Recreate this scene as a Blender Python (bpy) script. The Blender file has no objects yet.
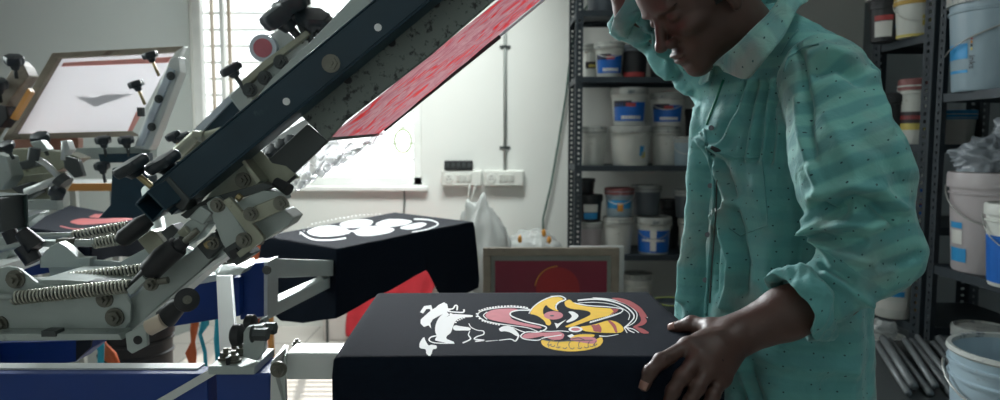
import bpy, bmesh, math, random
import numpy as np
from mathutils import Vector, Matrix
random.seed(7); np.random.seed(7)
PI = math.pi
SC = bpy.context.scene
COL = SC.collection
F = 700.0; PITCH = math.radians(4.9); CZ = 1.242
CP, SP = math.cos(PITCH), math.sin(PITCH)

def P(px, py, Y):
    u = (px - 500) / F; v = (200 - py) / F
    dy = CP + v * SP; dz = -SP + v * CP
    t = Y / dy
    return Vector((u * t, Y, CZ + dz * t))

def onz(px, py, z):                       # where the sight line meets a level surface
    u = (px - 500) / F; v = (200 - py) / F
    dy = CP + v * SP; dz = -SP + v * CP
    t = (z - CZ) / dz
    return Vector((u * t, dy * t, z))

# ---------------------------------------------------------------- materials
def _nt(name):
    m = bpy.data.materials.new(name); m.use_nodes = True
    nt = m.node_tree
    return m, nt, nt.nodes['Principled BSDF']

def mat(name, col, rough=0.5, metal=0.0, var=0.15, vscale=8.0, bump=0.0, bscale=60.0, dirt=None, dirt_amt=0.5, dscale=5.0, **kw):
    m, nt, b = _nt(name)
    N = nt.nodes; L = nt.links
    tc = N.new('ShaderNodeTexCoord')
    b.inputs['Roughness'].default_value = rough
    b.inputs['Metallic'].default_value = metal
    col = tuple(col) + (1,)
    n = N.new('ShaderNodeTexNoise'); n.inputs['Scale'].default_value = vscale; n.inputs['Detail'].default_value = 5
    L.new(tc.outputs['Object'], n.inputs['Vector'])
    mx = N.new('ShaderNodeMix'); mx.data_type = 'RGBA'
    mx.inputs['A'].default_value = tuple(max(0, c * (1 - var)) for c in col[:3]) + (1,)
    mx.inputs['B'].default_value = tuple(min(1, c * (1 + var)) for c in col[:3]) + (1,)
    L.new(n.outputs['Fac'], mx.inputs['Factor'])
    out = mx.outputs['Result']
    if dirt is not None:
        n2 = N.new('ShaderNodeTexNoise'); n2.inputs['Scale'].default_value = dscale; n2.inputs['Detail'].default_value = 8
        n2.inputs['Roughness'].default_value = 0.65
        L.new(tc.outputs['Object'], n2.inputs['Vector'])
        r = N.new('ShaderNodeMapRange')
        t = 0.72 - 0.35 * dirt_amt
        r.inputs['From Min'].default_value = t; r.inputs['From Max'].default_value = t + 0.1
        L.new(n2.outputs['Fac'], r.inputs['Value'])
        m2 = N.new('ShaderNodeMix'); m2.data_type = 'RGBA'
        L.new(r.outputs['Result'], m2.inputs['Factor']); L.new(out, m2.inputs['A'])
        m2.inputs['B'].default_value = tuple(dirt) + (1,)
        out = m2.outputs['Result']
    L.new(out, b.inputs['Base Color'])
    if bump > 0:
        n3 = N.new('ShaderNodeTexNoise'); n3.inputs['Scale'].default_value = bscale; n3.inputs['Detail'].default_value = 4
        L.new(tc.outputs['Object'], n3.inputs['Vector'])
        bp = N.new('ShaderNodeBump'); bp.inputs['Strength'].default_value = bump; bp.inputs['Distance'].default_value = 0.003
        L.new(n3.outputs['Fac'], bp.inputs['Height']); L.new(bp.outputs['Normal'], b.inputs['Normal'])
    for k, v in kw.items():
        b.inputs[k.replace('_', ' ')].default_value = v
    return m

M = {}
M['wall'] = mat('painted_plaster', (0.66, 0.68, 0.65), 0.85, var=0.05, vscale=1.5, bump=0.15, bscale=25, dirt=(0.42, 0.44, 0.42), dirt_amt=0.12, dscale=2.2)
M['wall_left'] = mat('shade_toned_plaster', (0.30, 0.33, 0.315), 0.85, var=0.08, vscale=1.5, bump=0.15, bscale=25, dirt=(0.25, 0.27, 0.26), dirt_amt=0.1, dscale=4)  # same wall paint, darkened so this side's dimness sits in the colour
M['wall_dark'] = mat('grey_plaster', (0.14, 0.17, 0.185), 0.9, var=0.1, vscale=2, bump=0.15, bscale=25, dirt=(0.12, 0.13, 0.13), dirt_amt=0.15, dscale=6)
M['ceiling'] = mat('ceiling_paint', (0.6, 0.6, 0.58), 0.9)
M['wframe'] = mat('window_paint', (0.74, 0.76, 0.74), 0.5)
M['tan'] = mat('tan_paint', (0.5, 0.42, 0.33), 0.6)
M['navy'] = mat('navy_enamel', (0.010, 0.034, 0.052), 0.42, 0.0, var=0.3, vscale=14, dirt=(0.05, 0.08, 0.09), dirt_amt=0.12, dscale=30, Specular_IOR_Level=0.35)
M['blue'] = mat('blue_enamel', (0.003, 0.036, 0.20), 0.5, 0.0, var=0.2, dirt=(0.006, 0.04, 0.13), dirt_amt=0.2, dscale=10)
M['steel'] = mat('painted_grey_steel', (0.36, 0.41, 0.39), 0.42, 0.25, var=0.15, dirt=(0.12, 0.13, 0.12), dirt_amt=0.22, dscale=22)
M['steel_light'] = mat('pale_steel', (0.60, 0.63, 0.61), 0.4, 0.2, var=0.1, dirt=(0.2, 0.2, 0.18), dirt_amt=0.15, dscale=25)
M['olive'] = mat('worn_olive_steel', (0.30, 0.31, 0.24), 0.42, 0.4, var=0.3, vscale=30, dirt=(0.09, 0.08, 0.06), dirt_amt=0.35, dscale=30)
M['worn'] = mat('ink_stained_grey_steel', (0.15, 0.18, 0.165), 0.5, 0.1, var=0.2, dirt=(0.02, 0.025, 0.025), dirt_amt=0.52, dscale=75)
M['darksteel'] = mat('dark_steel', (0.055, 0.065, 0.065), 0.5, 0.3, var=0.3, dirt=(0.16, 0.15, 0.12), dirt_amt=0.12, dscale=40)
M['bolt'] = mat('bolt_zinc', (0.15, 0.15, 0.125), 0.42, 0.6, var=0.3, vscale=60)
M['spring'] = mat('spring_steel', (0.42, 0.42, 0.36), 0.35, 0.7, var=0.2)
M['rubber'] = mat('black_rubber', (0.012, 0.014, 0.016), 0.55, var=0.2)
M['knob'] = mat('black_plastic', (0.014, 0.022, 0.028), 0.38, var=0.3, vscale=40)
M['brass'] = mat('brass_stud', (0.36, 0.29, 0.15), 0.4, 0.8)
M['beige'] = mat('beige_nylon', (0.55, 0.46, 0.36), 0.5)
M['alu'] = mat('aluminium', (0.50, 0.56, 0.62), 0.4, 0.5, dirt=(0.2, 0.22, 0.24), dirt_amt=0.2, dscale=30)
M['wood'] = mat('old_frame_wood', (0.22, 0.19, 0.145), 0.6, var=0.3, vscale=20, dirt=(0.10, 0.07, 0.05), dirt_amt=0.35, dscale=14)
M['redwood'] = mat('red_brown_wood', (0.28, 0.13, 0.09), 0.6, var=0.3, vscale=20)
M['orange'] = mat('orange_wood', (0.75, 0.36, 0.10), 0.5)
M['cloth'] = mat('black_cotton', (0.0050, 0.0090, 0.0165), 0.95, var=0.25, vscale=120, bump=0.25, bscale=700, Specular_IOR_Level=0.12)
M['board'] = mat('pallet_board', (0.3, 0.27, 0.22), 0.6)
M['pwhite'] = mat('white_ink', (0.80, 0.82, 0.82), 0.85, var=0.05)
M['pyellow'] = mat('yellow_ink', (0.80, 0.50, 0.02), 0.85, var=0.12, vscale=60)
M['pred'] = mat('brick_red_ink', (0.33, 0.045, 0.05), 0.85, var=0.12, vscale=60)
M['ppink'] = mat('pink_ink', (0.54, 0.17, 0.20), 0.85, var=0.12, vscale=60)
M['pblack'] = mat('black_ink', (0.01, 0.012, 0.016), 0.6)
M['rack'] = mat('rack_enamel', (0.030, 0.042, 0.052), 0.5, 0.2, var=0.3, dirt=(0.10, 0.12, 0.13), dirt_amt=0.15, dscale=15)
M['bwhite'] = mat('white_bucket_plastic', (0.60, 0.62, 0.58), 0.4, var=0.1, dirt=(0.32, 0.32, 0.27), dirt_amt=0.25, dscale=16)
M['bgrey'] = mat('pale_blue_bucket_plastic', (0.30, 0.40, 0.46), 0.4, var=0.1, dirt=(0.22, 0.26, 0.27), dirt_amt=0.2, dscale=10)
M['bpink'] = mat('pinkish_bucket_plastic', (0.48, 0.44, 0.45), 0.4, var=0.1, dirt=(0.4, 0.3, 0.3), dirt_amt=0.15, dscale=12)
M['bblack'] = mat('black_bucket_plastic', (0.015, 0.017, 0.02), 0.45, var=0.2, dirt=(0.05, 0.03, 0.03), dirt_amt=0.2, dscale=15)
M['bdkgrey'] = mat('slate_bucket_plastic', (0.10, 0.12, 0.14), 0.5, var=0.2, dirt=(0.03, 0.04, 0.05), dirt_amt=0.3, dscale=12)
M['lid_grey'] = mat('ink_crusted_lid', (0.36, 0.38, 0.36), 0.5, var=0.3, vscale=20, dirt=(0.08, 0.11, 0.13), dirt_amt=0.45, dscale=22)
M['lid_red'] = mat('dull_red_lid', (0.22, 0.07, 0.07), 0.5, var=0.3, dirt=(0.35, 0.35, 0.33), dirt_amt=0.25, dscale=30)
M['lid_yellow'] = mat('yellow_stained_lid', (0.50, 0.32, 0.06), 0.5, var=0.4, vscale=20, dirt=(0.35, 0.32, 0.2), dirt_amt=0.35, dscale=25)
M['lid_lime'] = mat('lime_stained_rim', (0.40, 0.48, 0.08), 0.5, var=0.4, vscale=20)
M['lblue'] = mat('blue_label', (0.01, 0.13, 0.50), 0.4)
M['lsky'] = mat('sky_blue_label', (0.03, 0.30, 0.62), 0.4)
M['lwhite'] = mat('white_label', (0.66, 0.66, 0.62), 0.5)
M['lred'] = mat('red_label', (0.42, 0.05, 0.05), 0.5)
M['ldark'] = mat('dark_label', (0.03, 0.025, 0.03), 0.5)
M['lyellow'] = mat('yellow_label', (0.6, 0.5, 0.12), 0.5)
M['lorange'] = mat('orange_label', (0.65, 0.28, 0.04), 0.5)
M['wire'] = mat('handle_wire', (0.35, 0.36, 0.34), 0.4, 0.5)
M['redcloth'] = mat('red_cloth', (0.55, 0.025, 0.04), 0.75, var=0.3, vscale=10)
M['maroon'] = mat('maroon_mesh', (0.17, 0.008, 0.028), 0.5, var=0.3, vscale=6)
M['redpaint'] = mat('red_paint', (0.30, 0.012, 0.015), 0.5, var=0.3)
M['ledge'] = mat('ledge_plaster', (0.62, 0.58, 0.55), 0.8, var=0.1, dirt=(0.5, 0.3, 0.28), dirt_amt=0.25, dscale=5)
M['switch'] = mat('switch_plastic', (0.62, 0.64, 0.60), 0.4)
M['conduit'] = mat('conduit_paint', (0.42, 0.46, 0.44), 0.5)
M['cable'] = mat('green_cable', (0.05, 0.11, 0.09), 0.5)
M['cyan'] = mat('cyan_rubber', (0.02, 0.38, 0.50), 0.5)
M['orangered'] = mat('orange_rubber', (0.65, 0.12, 0.03), 0.5)
M['skin'] = mat('brown_skin', (0.064, 0.031, 0.023), 0.5, var=0.22, vscale=18, bump=0.12, bscale=260, Subsurface_Weight=0.06, Subsurface_Scale=0.01)
M['nail'] = mat('fingernail', (0.26, 0.14, 0.11), 0.3)
M['lip'] = mat('lips', (0.12, 0.045, 0.045), 0.38)
M['hair'] = mat('black_hair', (0.008, 0.007, 0.007), 0.6, bump=0.9, bscale=400)
M['eye'] = mat('eyeball', (0.6, 0.56, 0.52), 0.15)
M['iris'] = mat('iris', (0.015, 0.008, 0.005), 0.1)
M['trouser'] = mat('charcoal_trousers', (0.02, 0.022, 0.028), 0.85)
M['shoe'] = mat('brown_leather', (0.05, 0.025, 0.015), 0.5)
M['thread'] = mat('green_thread', (0.01, 0.20, 0.13), 0.6)
M['tubes'] = mat('grey_rods', (0.12, 0.135, 0.14), 0.5, 0.2)

def mat_floor():
    m, nt, b = _nt('floor_tiles'); N = nt.nodes; L = nt.links
    tc = N.new('ShaderNodeTexCoord')
    br = N.new('ShaderNodeTexBrick'); br.offset = 0; br.inputs['Scale'].default_value = 1.0
    br.inputs['Brick Width'].default_value = 0.6; br.inputs['Row Height'].default_value = 0.6
    br.inputs['Mortar Size'].default_value = 0.006
    br.inputs['Color1'].default_value = (0.50, 0.47, 0.43, 1); br.inputs['Color2'].default_value = (0.46, 0.43, 0.40, 1)
    br.inputs['Mortar'].default_value = (0.25, 0.24, 0.22, 1)
    L.new(tc.outputs['Object'], br.inputs['Vector']); L.new(br.outputs['Color'], b.inputs['Base Color'])
    b.inputs['Roughness'].default_value = 0.4
    return m
M['floor'] = mat_floor()

def mat_wave(name, c1, c2, c3, scale=9, dist=9, rough=0.35, stretch=(1, 1, 1), alpha=1.0):
    """ink smeared over a screen mesh in streaks"""
    m, nt, b = _nt(name); N = nt.nodes; L = nt.links
    tc = N.new('ShaderNodeTexCoord'); mp = N.new('ShaderNodeMapping'); mp.inputs['Scale'].default_value = stretch
    L.new(tc.outputs['Object'], mp.inputs['Vector'])
    n = N.new('ShaderNodeTexNoise'); n.inputs['Scale'].default_value = scale; n.inputs['Detail'].default_value = 3; n.inputs['Distortion'].default_value = 1.5
    L.new(mp.outputs['Vector'], n.inputs['Vector'])
    r = N.new('ShaderNodeValToRGB'); e = r.color_ramp.elements
    e[0].position = 0.36; e[0].color = c1 + (1,); e[1].position = 0.62; e[1].color = c3 + (1,)
    x = e.new(0.50); x.color = c2 + (1,)
    x = e.new(0.555); x.color = c1 + (1,)
    L.new(n.outputs['Fac'], r.inputs['Fac']); L.new(r.outputs['Color'], b.inputs['Base Color'])
    b.inputs['Roughness'].default_value = rough
    tr = N.new('ShaderNodeBsdfTranslucent'); L.new(r.outputs['Color'], tr.inputs['Color'])
    ms = N.new('ShaderNodeMixShader'); ms.inputs['Fac'].default_value = 0.45
    out = N['Material Output'] if 'Material Output' in N else [k for k in N if k.type == 'OUTPUT_MATERIAL'][0]
    L.new(b.outputs['BSDF'], ms.inputs[1]); L.new(tr.outputs['BSDF'], ms.inputs[2]); L.new(ms.outputs['Shader'], out.inputs['Surface'])
    return m
M['inkmesh'] = mat_wave('red_inked_mesh', (0.62, 0.16, 0.22), (0.78, 0.42, 0.46), (1.0, 0.03, 0.03), scale=6, stretch=(2, 6, 3))

def mat_clear(name, col, fac, rough=0.1):
    m, nt, b = _nt(name); N = nt.nodes; L = nt.links
    b.inputs['Base Color'].default_value = col + (1,); b.inputs['Roughness'].default_value = rough
    t = N.new('ShaderNodeBsdfTransparent'); ms = N.new('ShaderNodeMixShader'); ms.inputs['Fac'].default_value = fac
    out = [k for k in N if k.type == 'OUTPUT_MATERIAL'][0]
    L.new(t.outputs['BSDF'], ms.inputs[1]); L.new(b.outputs['BSDF'], ms.inputs[2]); L.new(ms.outputs['Shader'], out.inputs['Surface'])
    return m
M['film'] = mat_clear('crumpled_clear_film', (0.80, 0.83, 0.86), 0.5, 0.10)
M['glass'] = mat_clear('window_glass', (0.8, 0.85, 0.85), 0.06, 0.05)
M['bag'] = mat_clear('translucent_plastic_bag', (0.50, 0.53, 0.52), 0.75, 0.25)
M['bag_grey'] = mat_clear('smoky_plastic_bag', (0.34, 0.38, 0.42), 0.88, 0.22)

def mat_trans(name, col, fac):
    m, nt, b = _nt(name); N = nt.nodes; L = nt.links
    b.inputs['Base Color'].default_value = col + (1,); b.inputs['Roughness'].default_value = 0.6
    t = N.new('ShaderNodeBsdfTranslucent'); t.inputs['Color'].default_value = col + (1,)
    ms = N.new('ShaderNodeMixShader'); ms.inputs['Fac'].default_value = fac
    out = [k for k in N if k.type == 'OUTPUT_MATERIAL'][0]
    L.new(b.outputs['BSDF'], ms.inputs[1]); L.new(t.outputs['BSDF'], ms.inputs[2]); L.new(ms.outputs['Shader'], out.inputs['Surface'])
    return m
M['whitemesh'] = mat_trans('white_screen_mesh', (0.95, 0.94, 0.96), 0.6)
M['pinkpatch'] = mat_trans('pink_tape_on_mesh', (0.75, 0.42, 0.38), 0.4)
M['greypatch'] = mat_trans('grey_stencil_on_mesh', (0.45, 0.45, 0.50), 0.4)

def mat_shirt():
    m, nt, b = _nt('teal_shirt_cotton'); N = nt.nodes; L = nt.links
    at = N.new('ShaderNodeAttribute'); at.attribute_name = 'suv'
    tc = N.new('ShaderNodeTexCoord')
    sx = N.new('ShaderNodeSeparateXYZ'); L.new(at.outputs['Vector'], sx.inputs[0])
    # broad bands across the cloth
    nz = N.new('ShaderNodeTexNoise'); nz.inputs['Scale'].default_value = 9; L.new(tc.outputs['Object'], nz.inputs['Vector'])
    ma = N.new('ShaderNodeMath'); ma.operation = 'MULTIPLY_ADD'; ma.inputs[1].default_value = 2 * PI / 0.038
    L.new(sx.outputs['X'], ma.inputs[0])
    mm = N.new('ShaderNodeMath'); mm.operation = 'MULTIPLY'; mm.inputs[1].default_value = 3.0; L.new(nz.outputs['Fac'], mm.inputs[0])
    L.new(mm.outputs[0], ma.inputs[2])
    sn = N.new('ShaderNodeMath'); sn.operation = 'SINE'; L.new(ma.outputs[0], sn.inputs[0])
    mr = N.new('ShaderNodeMapRange'); mr.inputs['From Min'].default_value = -0.35; mr.inputs['From Max'].default_value = 0.45
    L.new(sn.outputs[0], mr.inputs['Value'])
    st = N.new('ShaderNodeMath'); st.operation = 'MULTIPLY'; L.new(mr.outputs['Result'], st.inputs[0]); L.new(sx.outputs['Z'], st.inputs[1])
    mx = N.new('ShaderNodeMix'); mx.data_type = 'RGBA'
    mx.inputs['A'].default_value = (0.090, 0.300, 0.295, 1); mx.inputs['B'].default_value = (0.160, 0.430, 0.385, 1)
    L.new(st.outputs[0], mx.inputs['Factor'])
    # brownish worn tint
    n2 = N.new('ShaderNodeTexNoise'); n2.inputs['Scale'].default_value = 7.0; n2.inputs['Detail'].default_value = 5; L.new(tc.outputs['Object'], n2.inputs['Vector'])
    r2 = N.new('ShaderNodeMapRange'); r2.inputs['From Min'].default_value = 0.52; r2.inputs['From Max'].default_value = 0.70; r2.inputs['To Max'].default_value = 0.75
    L.new(n2.outputs['Fac'], r2.inputs['Value'])
    m2 = N.new('ShaderNodeMix'); m2.data_type = 'RGBA'; m2.inputs['B'].default_value = (0.22, 0.26, 0.235, 1)
    L.new(r2.outputs['Result'], m2.inputs['Factor']); L.new(mx.outputs['Result'], m2.inputs['A'])
    # small dark flecks
    vo = N.new('ShaderNodeTexVoronoi'); vo.voronoi_dimensions = '2D'; vo.inputs['Scale'].default_value = 38; vo.inputs['Randomness'].default_value = 0.7
    L.new(at.outputs['Vector'], vo.inputs['Vector'])
    lt = N.new('ShaderNodeMath'); lt.operation = 'LESS_THAN'; lt.inputs[1].default_value = 0.05; L.new(vo.outputs['Distance'], lt.inputs[0])
    m3 = N.new('ShaderNodeMix'); m3.data_type = 'RGBA'; m3.inputs['B'].default_value = (0.012, 0.07, 0.08, 1)
    L.new(lt.outputs[0], m3.inputs['Factor']); L.new(m2.outputs['Result'], m3.inputs['A'])
    L.new(m3.outputs['Result'], b.inputs['Base Color'])
    b.inputs['Roughness'].default_value = 0.8; b.inputs['Sheen Weight'].default_value = 0.15
    # wrinkles
    wp = N.new('ShaderNodeTexNoise'); wp.inputs['Scale'].default_value = 22; wp.inputs['Detail'].default_value = 4; wp.inputs['Distortion'].default_value = 0.8
    L.new(tc.outputs['Object'], wp.inputs['Vector'])
    bp = N.new('ShaderNodeBump'); bp.inputs['Strength'].default_value = 0.55; bp.inputs['Distance'].default_value = 0.010
    L.new(wp.outputs['Fac'], bp.inputs['Height'])
    wv = N.new('ShaderNodeTexNoise'); wv.inputs['Scale'].default_value = 500; L.new(tc.outputs['Object'], wv.inputs['Vector'])
    b2 = N.new('ShaderNodeBump'); b2.inputs['Strength'].default_value = 0.25; b2.inputs['Distance'].default_value = 0.0015
    L.new(wv.outputs['Fac'], b2.inputs['Height']); L.new(bp.outputs['Normal'], b2.inputs['Normal'])
    L.new(b2.outputs['Normal'], b.inputs['Normal'])
    tr = N.new('ShaderNodeBsdfTranslucent'); L.new(m3.outputs['Result'], tr.inputs['Color'])
    return m
M['shirt'] = mat_shirt()

# ---------------------------------------------------------------- mesh builder
class MB:
    def __init__(s): s.v = []; s.f = []; s.m = []; s.cur = 0
    def add(s, vs, fs, mi=None):
        o = len(s.v); s.v += [Vector(x) for x in vs]
        s.f += [tuple(i + o for i in f) for f in fs]; s.m += [s.cur if mi is None else mi] * len(fs)
        return s
    def box(s, c, size, R=None, mi=None):
        hx, hy, hz = size[0] / 2, size[1] / 2, size[2] / 2; c = Vector(c)
        vs = [Vector((x, y, z)) for x in (-hx, hx) for y in (-hy, hy) for z in (-hz, hz)]
        if R is not None: vs = [R @ v for v in vs]
        return s.add([c + v for v in vs], [(0, 1, 3, 2), (4, 6, 7, 5), (0, 4, 5, 1), (2, 3, 7, 6), (0, 2, 6, 4), (1, 5, 7, 3)], mi)
    def bar(s, p0, p1, w, h, up=(0, 0, 1), mi=None):
        """box from p0 to p1; h along up, w across"""
        p0, p1 = Vector(p0), Vector(p1); d = (p1 - p0); L = d.length; d.normalize()
        sd = d.cross(Vector(up)).normalized(); u = sd.cross(d).normalized()
        R = Matrix((d, sd, u)).transposed()
        return s.box((p0 + p1) / 2, (L, w, h), R, mi)
    def plate(s, pts, Y, t, mi=None, yaw=0.0):
        """outline taken in an upright plane at depth Y, t thick"""
        n = len(pts)
        fr = [P(x, y, Y + yaw * (x - pts[0][0])) for x, y in pts]
        return s.prism(fr, Vector((0, t, 0)), mi)
    def prism(s, fr, ext, mi=None):
        fr = [Vector(v) for v in fr]; n = len(fr); ext = Vector(ext)
        bk = [v + ext for v in fr]
        fs = [tuple(range(n)), tuple(range(2 * n - 1, n - 1, -1))]
        fs += [(i, i + n, (i + 1) % n + n, (i + 1) % n) for i in range(n)]
        return s.add(fr + bk, fs, mi)
    def tube(s, pts, r, seg=12, cap=True, mi=None, closed=False, flat=1.0):
        pts = [Vector(p) for p in pts]; n = len(pts)
        rs = r if isinstance(r, (list, tuple)) else [r] * n
        T = []
        for i in range(n):
            a = pts[(i - 1) % n] if closed else pts[max(i - 1, 0)]; b = pts[(i + 1) % n] if closed else pts[min(i + 1, n - 1)]
            t = b - a; T.append(t.normalized() if t.length > 1e-9 else Vector((0, 0, 1)))
        ref = Vector((0, 0, 1)) if abs(T[0].z) < 0.9 else Vector((1, 0, 0))
        u = T[0].cross(ref).normalized(); vs = []
        for i in range(n):
            u = (u - T[i] * u.dot(T[i])).normalized(); w = T[i].cross(u)
            for k in range(seg):
                a = 2 * PI * k / seg
                vs.append(pts[i] + (u * math.cos(a) + w * math.sin(a) * flat) * rs[i])
        fs = []
        for i in range(n if closed else n - 1):
            j = (i + 1) % n
            for k in range(seg):
                k2 = (k + 1) % seg
                fs.append((i * seg + k, i * seg + k2, j * seg + k2, j * seg + k))
        if cap and not closed:
            fs.append(tuple(range(seg - 1, -1, -1))); fs.append(tuple((n - 1) * seg + k for k in range(seg)))
        return s.add(vs, fs, mi)
    def cyl(s, p0, p1, r, seg=20, mi=None): return s.tube([p0, p1], r, seg, True, mi)
    def lathe(s, prof, c=(0, 0, 0), axis=(0, 0, 1), seg=32, mi=None, mis=None):
        """prof: list of (r, h); mis: list giving a material per profile band"""
        ax = Vector(axis).normalized(); ref = Vector((0, 0, 1)) if abs(ax.z) < 0.9 else Vector((1, 0, 0))
        u = ax.cross(ref).normalized(); w = ax.cross(u); c = Vector(c); n = len(prof)
        vs = [c + ax * h + (u * math.cos(2 * PI * k / seg) + w * math.sin(2 * PI * k / seg)) * r for r, h in prof for k in range(seg)]
        for i in range(n - 1):
            s2 = mis[i] if mis else mi
            fs = [(i * seg + k, i * seg + (k + 1) % seg, (i + 1) * seg + (k + 1) % seg, (i + 1) * seg + k) for k in range(seg)]
            if i == 0: s.add(vs, fs, s2); o = len(s.v) - len(vs)
            else:
                s.f += [tuple(a + o for a in f) for f in fs]; s.m += [s.cur if s2 is None else s2] * len(fs)
        return s
    def bolt(s, p, ax=(0, -1, 0), r=0.007, h=0.006, mi=None):
        p = Vector(p); ax = Vector(ax).normalized()
        s.tube([p, p + ax * h * 0.3], r * 1.35, 16, True, mi)
        s.tube([p, p + ax * h], r, 6, True, mi)
        s.tube([p, p + ax * h * 1.6], r * 0.45, 10, True, mi)
        return s
    def knob(s, p, ax, R, h, stem=0.0, mi=None, smi=None):
        """lobed hand knob, crown at p, ax points away from the thing it clamps"""
        p = Vector(p); ax = Vector(ax).normalized(); ref = Vector((0, 0, 1)) if abs(ax.z) < 0.9 else Vector((1, 0, 0))
        u = ax.cross(ref).normalized(); w = ax.cross(u); seg = 42
        prof = [(0.55, -h * 0.5), (0.92, -h * 0.42), (1.0, -h * 0.15), (1.0, h * 0.2), (0.9, h * 0.42), (0.5, h * 0.5), (0.01, h * 0.5)]
        vs = []
        for r, z in prof:
            for k in range(seg):
                a = 2 * PI * k / seg
                q = R * r * (1 - 0.13 * (0.5 - 0.5 * math.cos(6 * a)) * (r > 0.6))
                vs.append(p + ax * z + (u * math.cos(a) + w * math.sin(a)) * q)
        n = len(prof)
        fs = [(i * seg + k, i * seg + (k + 1) % seg, (i + 1) * seg + (k + 1) % seg, (i + 1) * seg + k) for i in range(n - 1) for k in range(seg)]
        fs.append(tuple(range(seg - 1, -1, -1)))
        s.add(vs, fs, mi)
        s.tube([p - ax * h * 0.45, p - ax * h * 1.0], [R * 0.55, R * 0.38], 16, True, mi)
        if stem: s.tube([p - ax * h * 0.9, p - ax * (h + stem)], R * 0.2, 10, True, smi if smi is not None else mi)
        return s
    def spring(s, p0, p1, R, r, turns, mi=None):
        p0, p1 = Vector(p0), Vector(p1); d = p1 - p0; L = d.length; d.normalize()
        u = d.cross(Vector((0, 0, 1))).normalized(); w = d.cross(u); N = int(turns * 12)
        pts = [p0 + d * L * i / N + (u * math.cos(2 * PI * i / 12) + w * math.sin(2 * PI * i / 12)) * R for i in range(N + 1)]
        return s.tube(pts, r, 6, True, mi)
    def grid(s, fn, nu, nv, mi=None, wrap=False):
        vs = [fn(i / (nu - 1) if not wrap else i / nu, j / (nv - 1)) for j in range(nv) for i in range(nu)]
        m = nu if wrap else nu - 1
        fs = [(j * nu + i, j * nu + (i + 1) % nu, (j + 1) * nu + (i + 1) % nu, (j + 1) * nu + i) for j in range(nv - 1) for i in range(m)]
        return s.add(vs, fs, mi)
    def build(s, name, mats, parent=None, smooth=False, bevel=0.0, auto=None, solid=0.0, sub=0):
        me = bpy.data.meshes.new(name)
        off = Vector(parent.location) if parent is not None else Vector((0, 0, 0))
        if parent is not None and parent.parent is not None: off = off + Vector(parent.parent.location)
        if parent is not None and parent.rotation_euler.z: 
            pass
        me.from_pydata([tuple(v - off) for v in s.v], [], s.f)
        if not isinstance(mats, (list, tuple)): mats = [mats]
        for k in mats: me.materials.append(M[k] if isinstance(k, str) else k)
        me.polygons.foreach_set('material_index', [min(i, len(mats) - 1) for i in s.m])
        me.update()
        bm = bmesh.new(); bm.from_mesh(me); bmesh.ops.recalc_face_normals(bm, faces=bm.faces); bm.to_mesh(me); bm.free()
        o = bpy.data.objects.new(name, me); COL.objects.link(o)
        if parent is not None: o.parent = parent
        if smooth: me.polygons.foreach_set('use_smooth', [True] * len(me.polygons))
        if auto is not None:
            me.polygons.foreach_set('use_smooth', [True] * len(me.polygons)); me.set_sharp_from_angle(angle=math.radians(auto))
        if bevel:
            b = o.modifiers.new('bevel', 'BEVEL'); b.width = bevel; b.segments = 2; b.limit_method = 'ANGLE'; b.angle_limit = math.radians(40)
        if solid:
            b = o.modifiers.new('solid', 'SOLIDIFY'); b.thickness = solid
        if sub:
            b = o.modifiers.new('sub', 'SUBSURF'); b.levels = sub; b.render_levels = sub
        return o

def bolts(t, lst, r=0.008, h=0.008, ax=(0, -1, 0), m='bolt', name='bolt'):
    for it in lst:
        b = MB(); b.bolt(it[0], ax, it[1] if len(it) > 1 else r, h); b.build(name, m, t)
def knobs(t, lst, stem_m='brass'):
    for p, ax, R, h, st in lst:
        b = MB(); b.knob(p, ax, R, h, 0); k = b.build('clamp_knob', 'knob', t, auto=35)
        if st:
            p = Vector(p); ax = Vector(ax).normalized(); b = MB(); b.tube([p - ax * h * .9, p - ax * (h + st)], R * .2, 10); b.build('knob_stem', stem_m, k, smooth=True)
def tag(o, label=None, cat=None, group=None, kind=None):
    if label: o['label'] = label
    if cat: o['category'] = cat
    if group: o['group'] = group
    if kind: o['kind'] = kind
    return o
def thing(name, loc, label, cat, group=None):
    o = bpy.data.objects.new(name, None); COL.objects.link(o); o.location = loc; o.empty_display_size = 0.05
    return tag(o, label, cat, group)
def struct(name, mb, m, **kw):
    return tag(mb.build(name, m, **kw), kind='structure')

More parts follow.
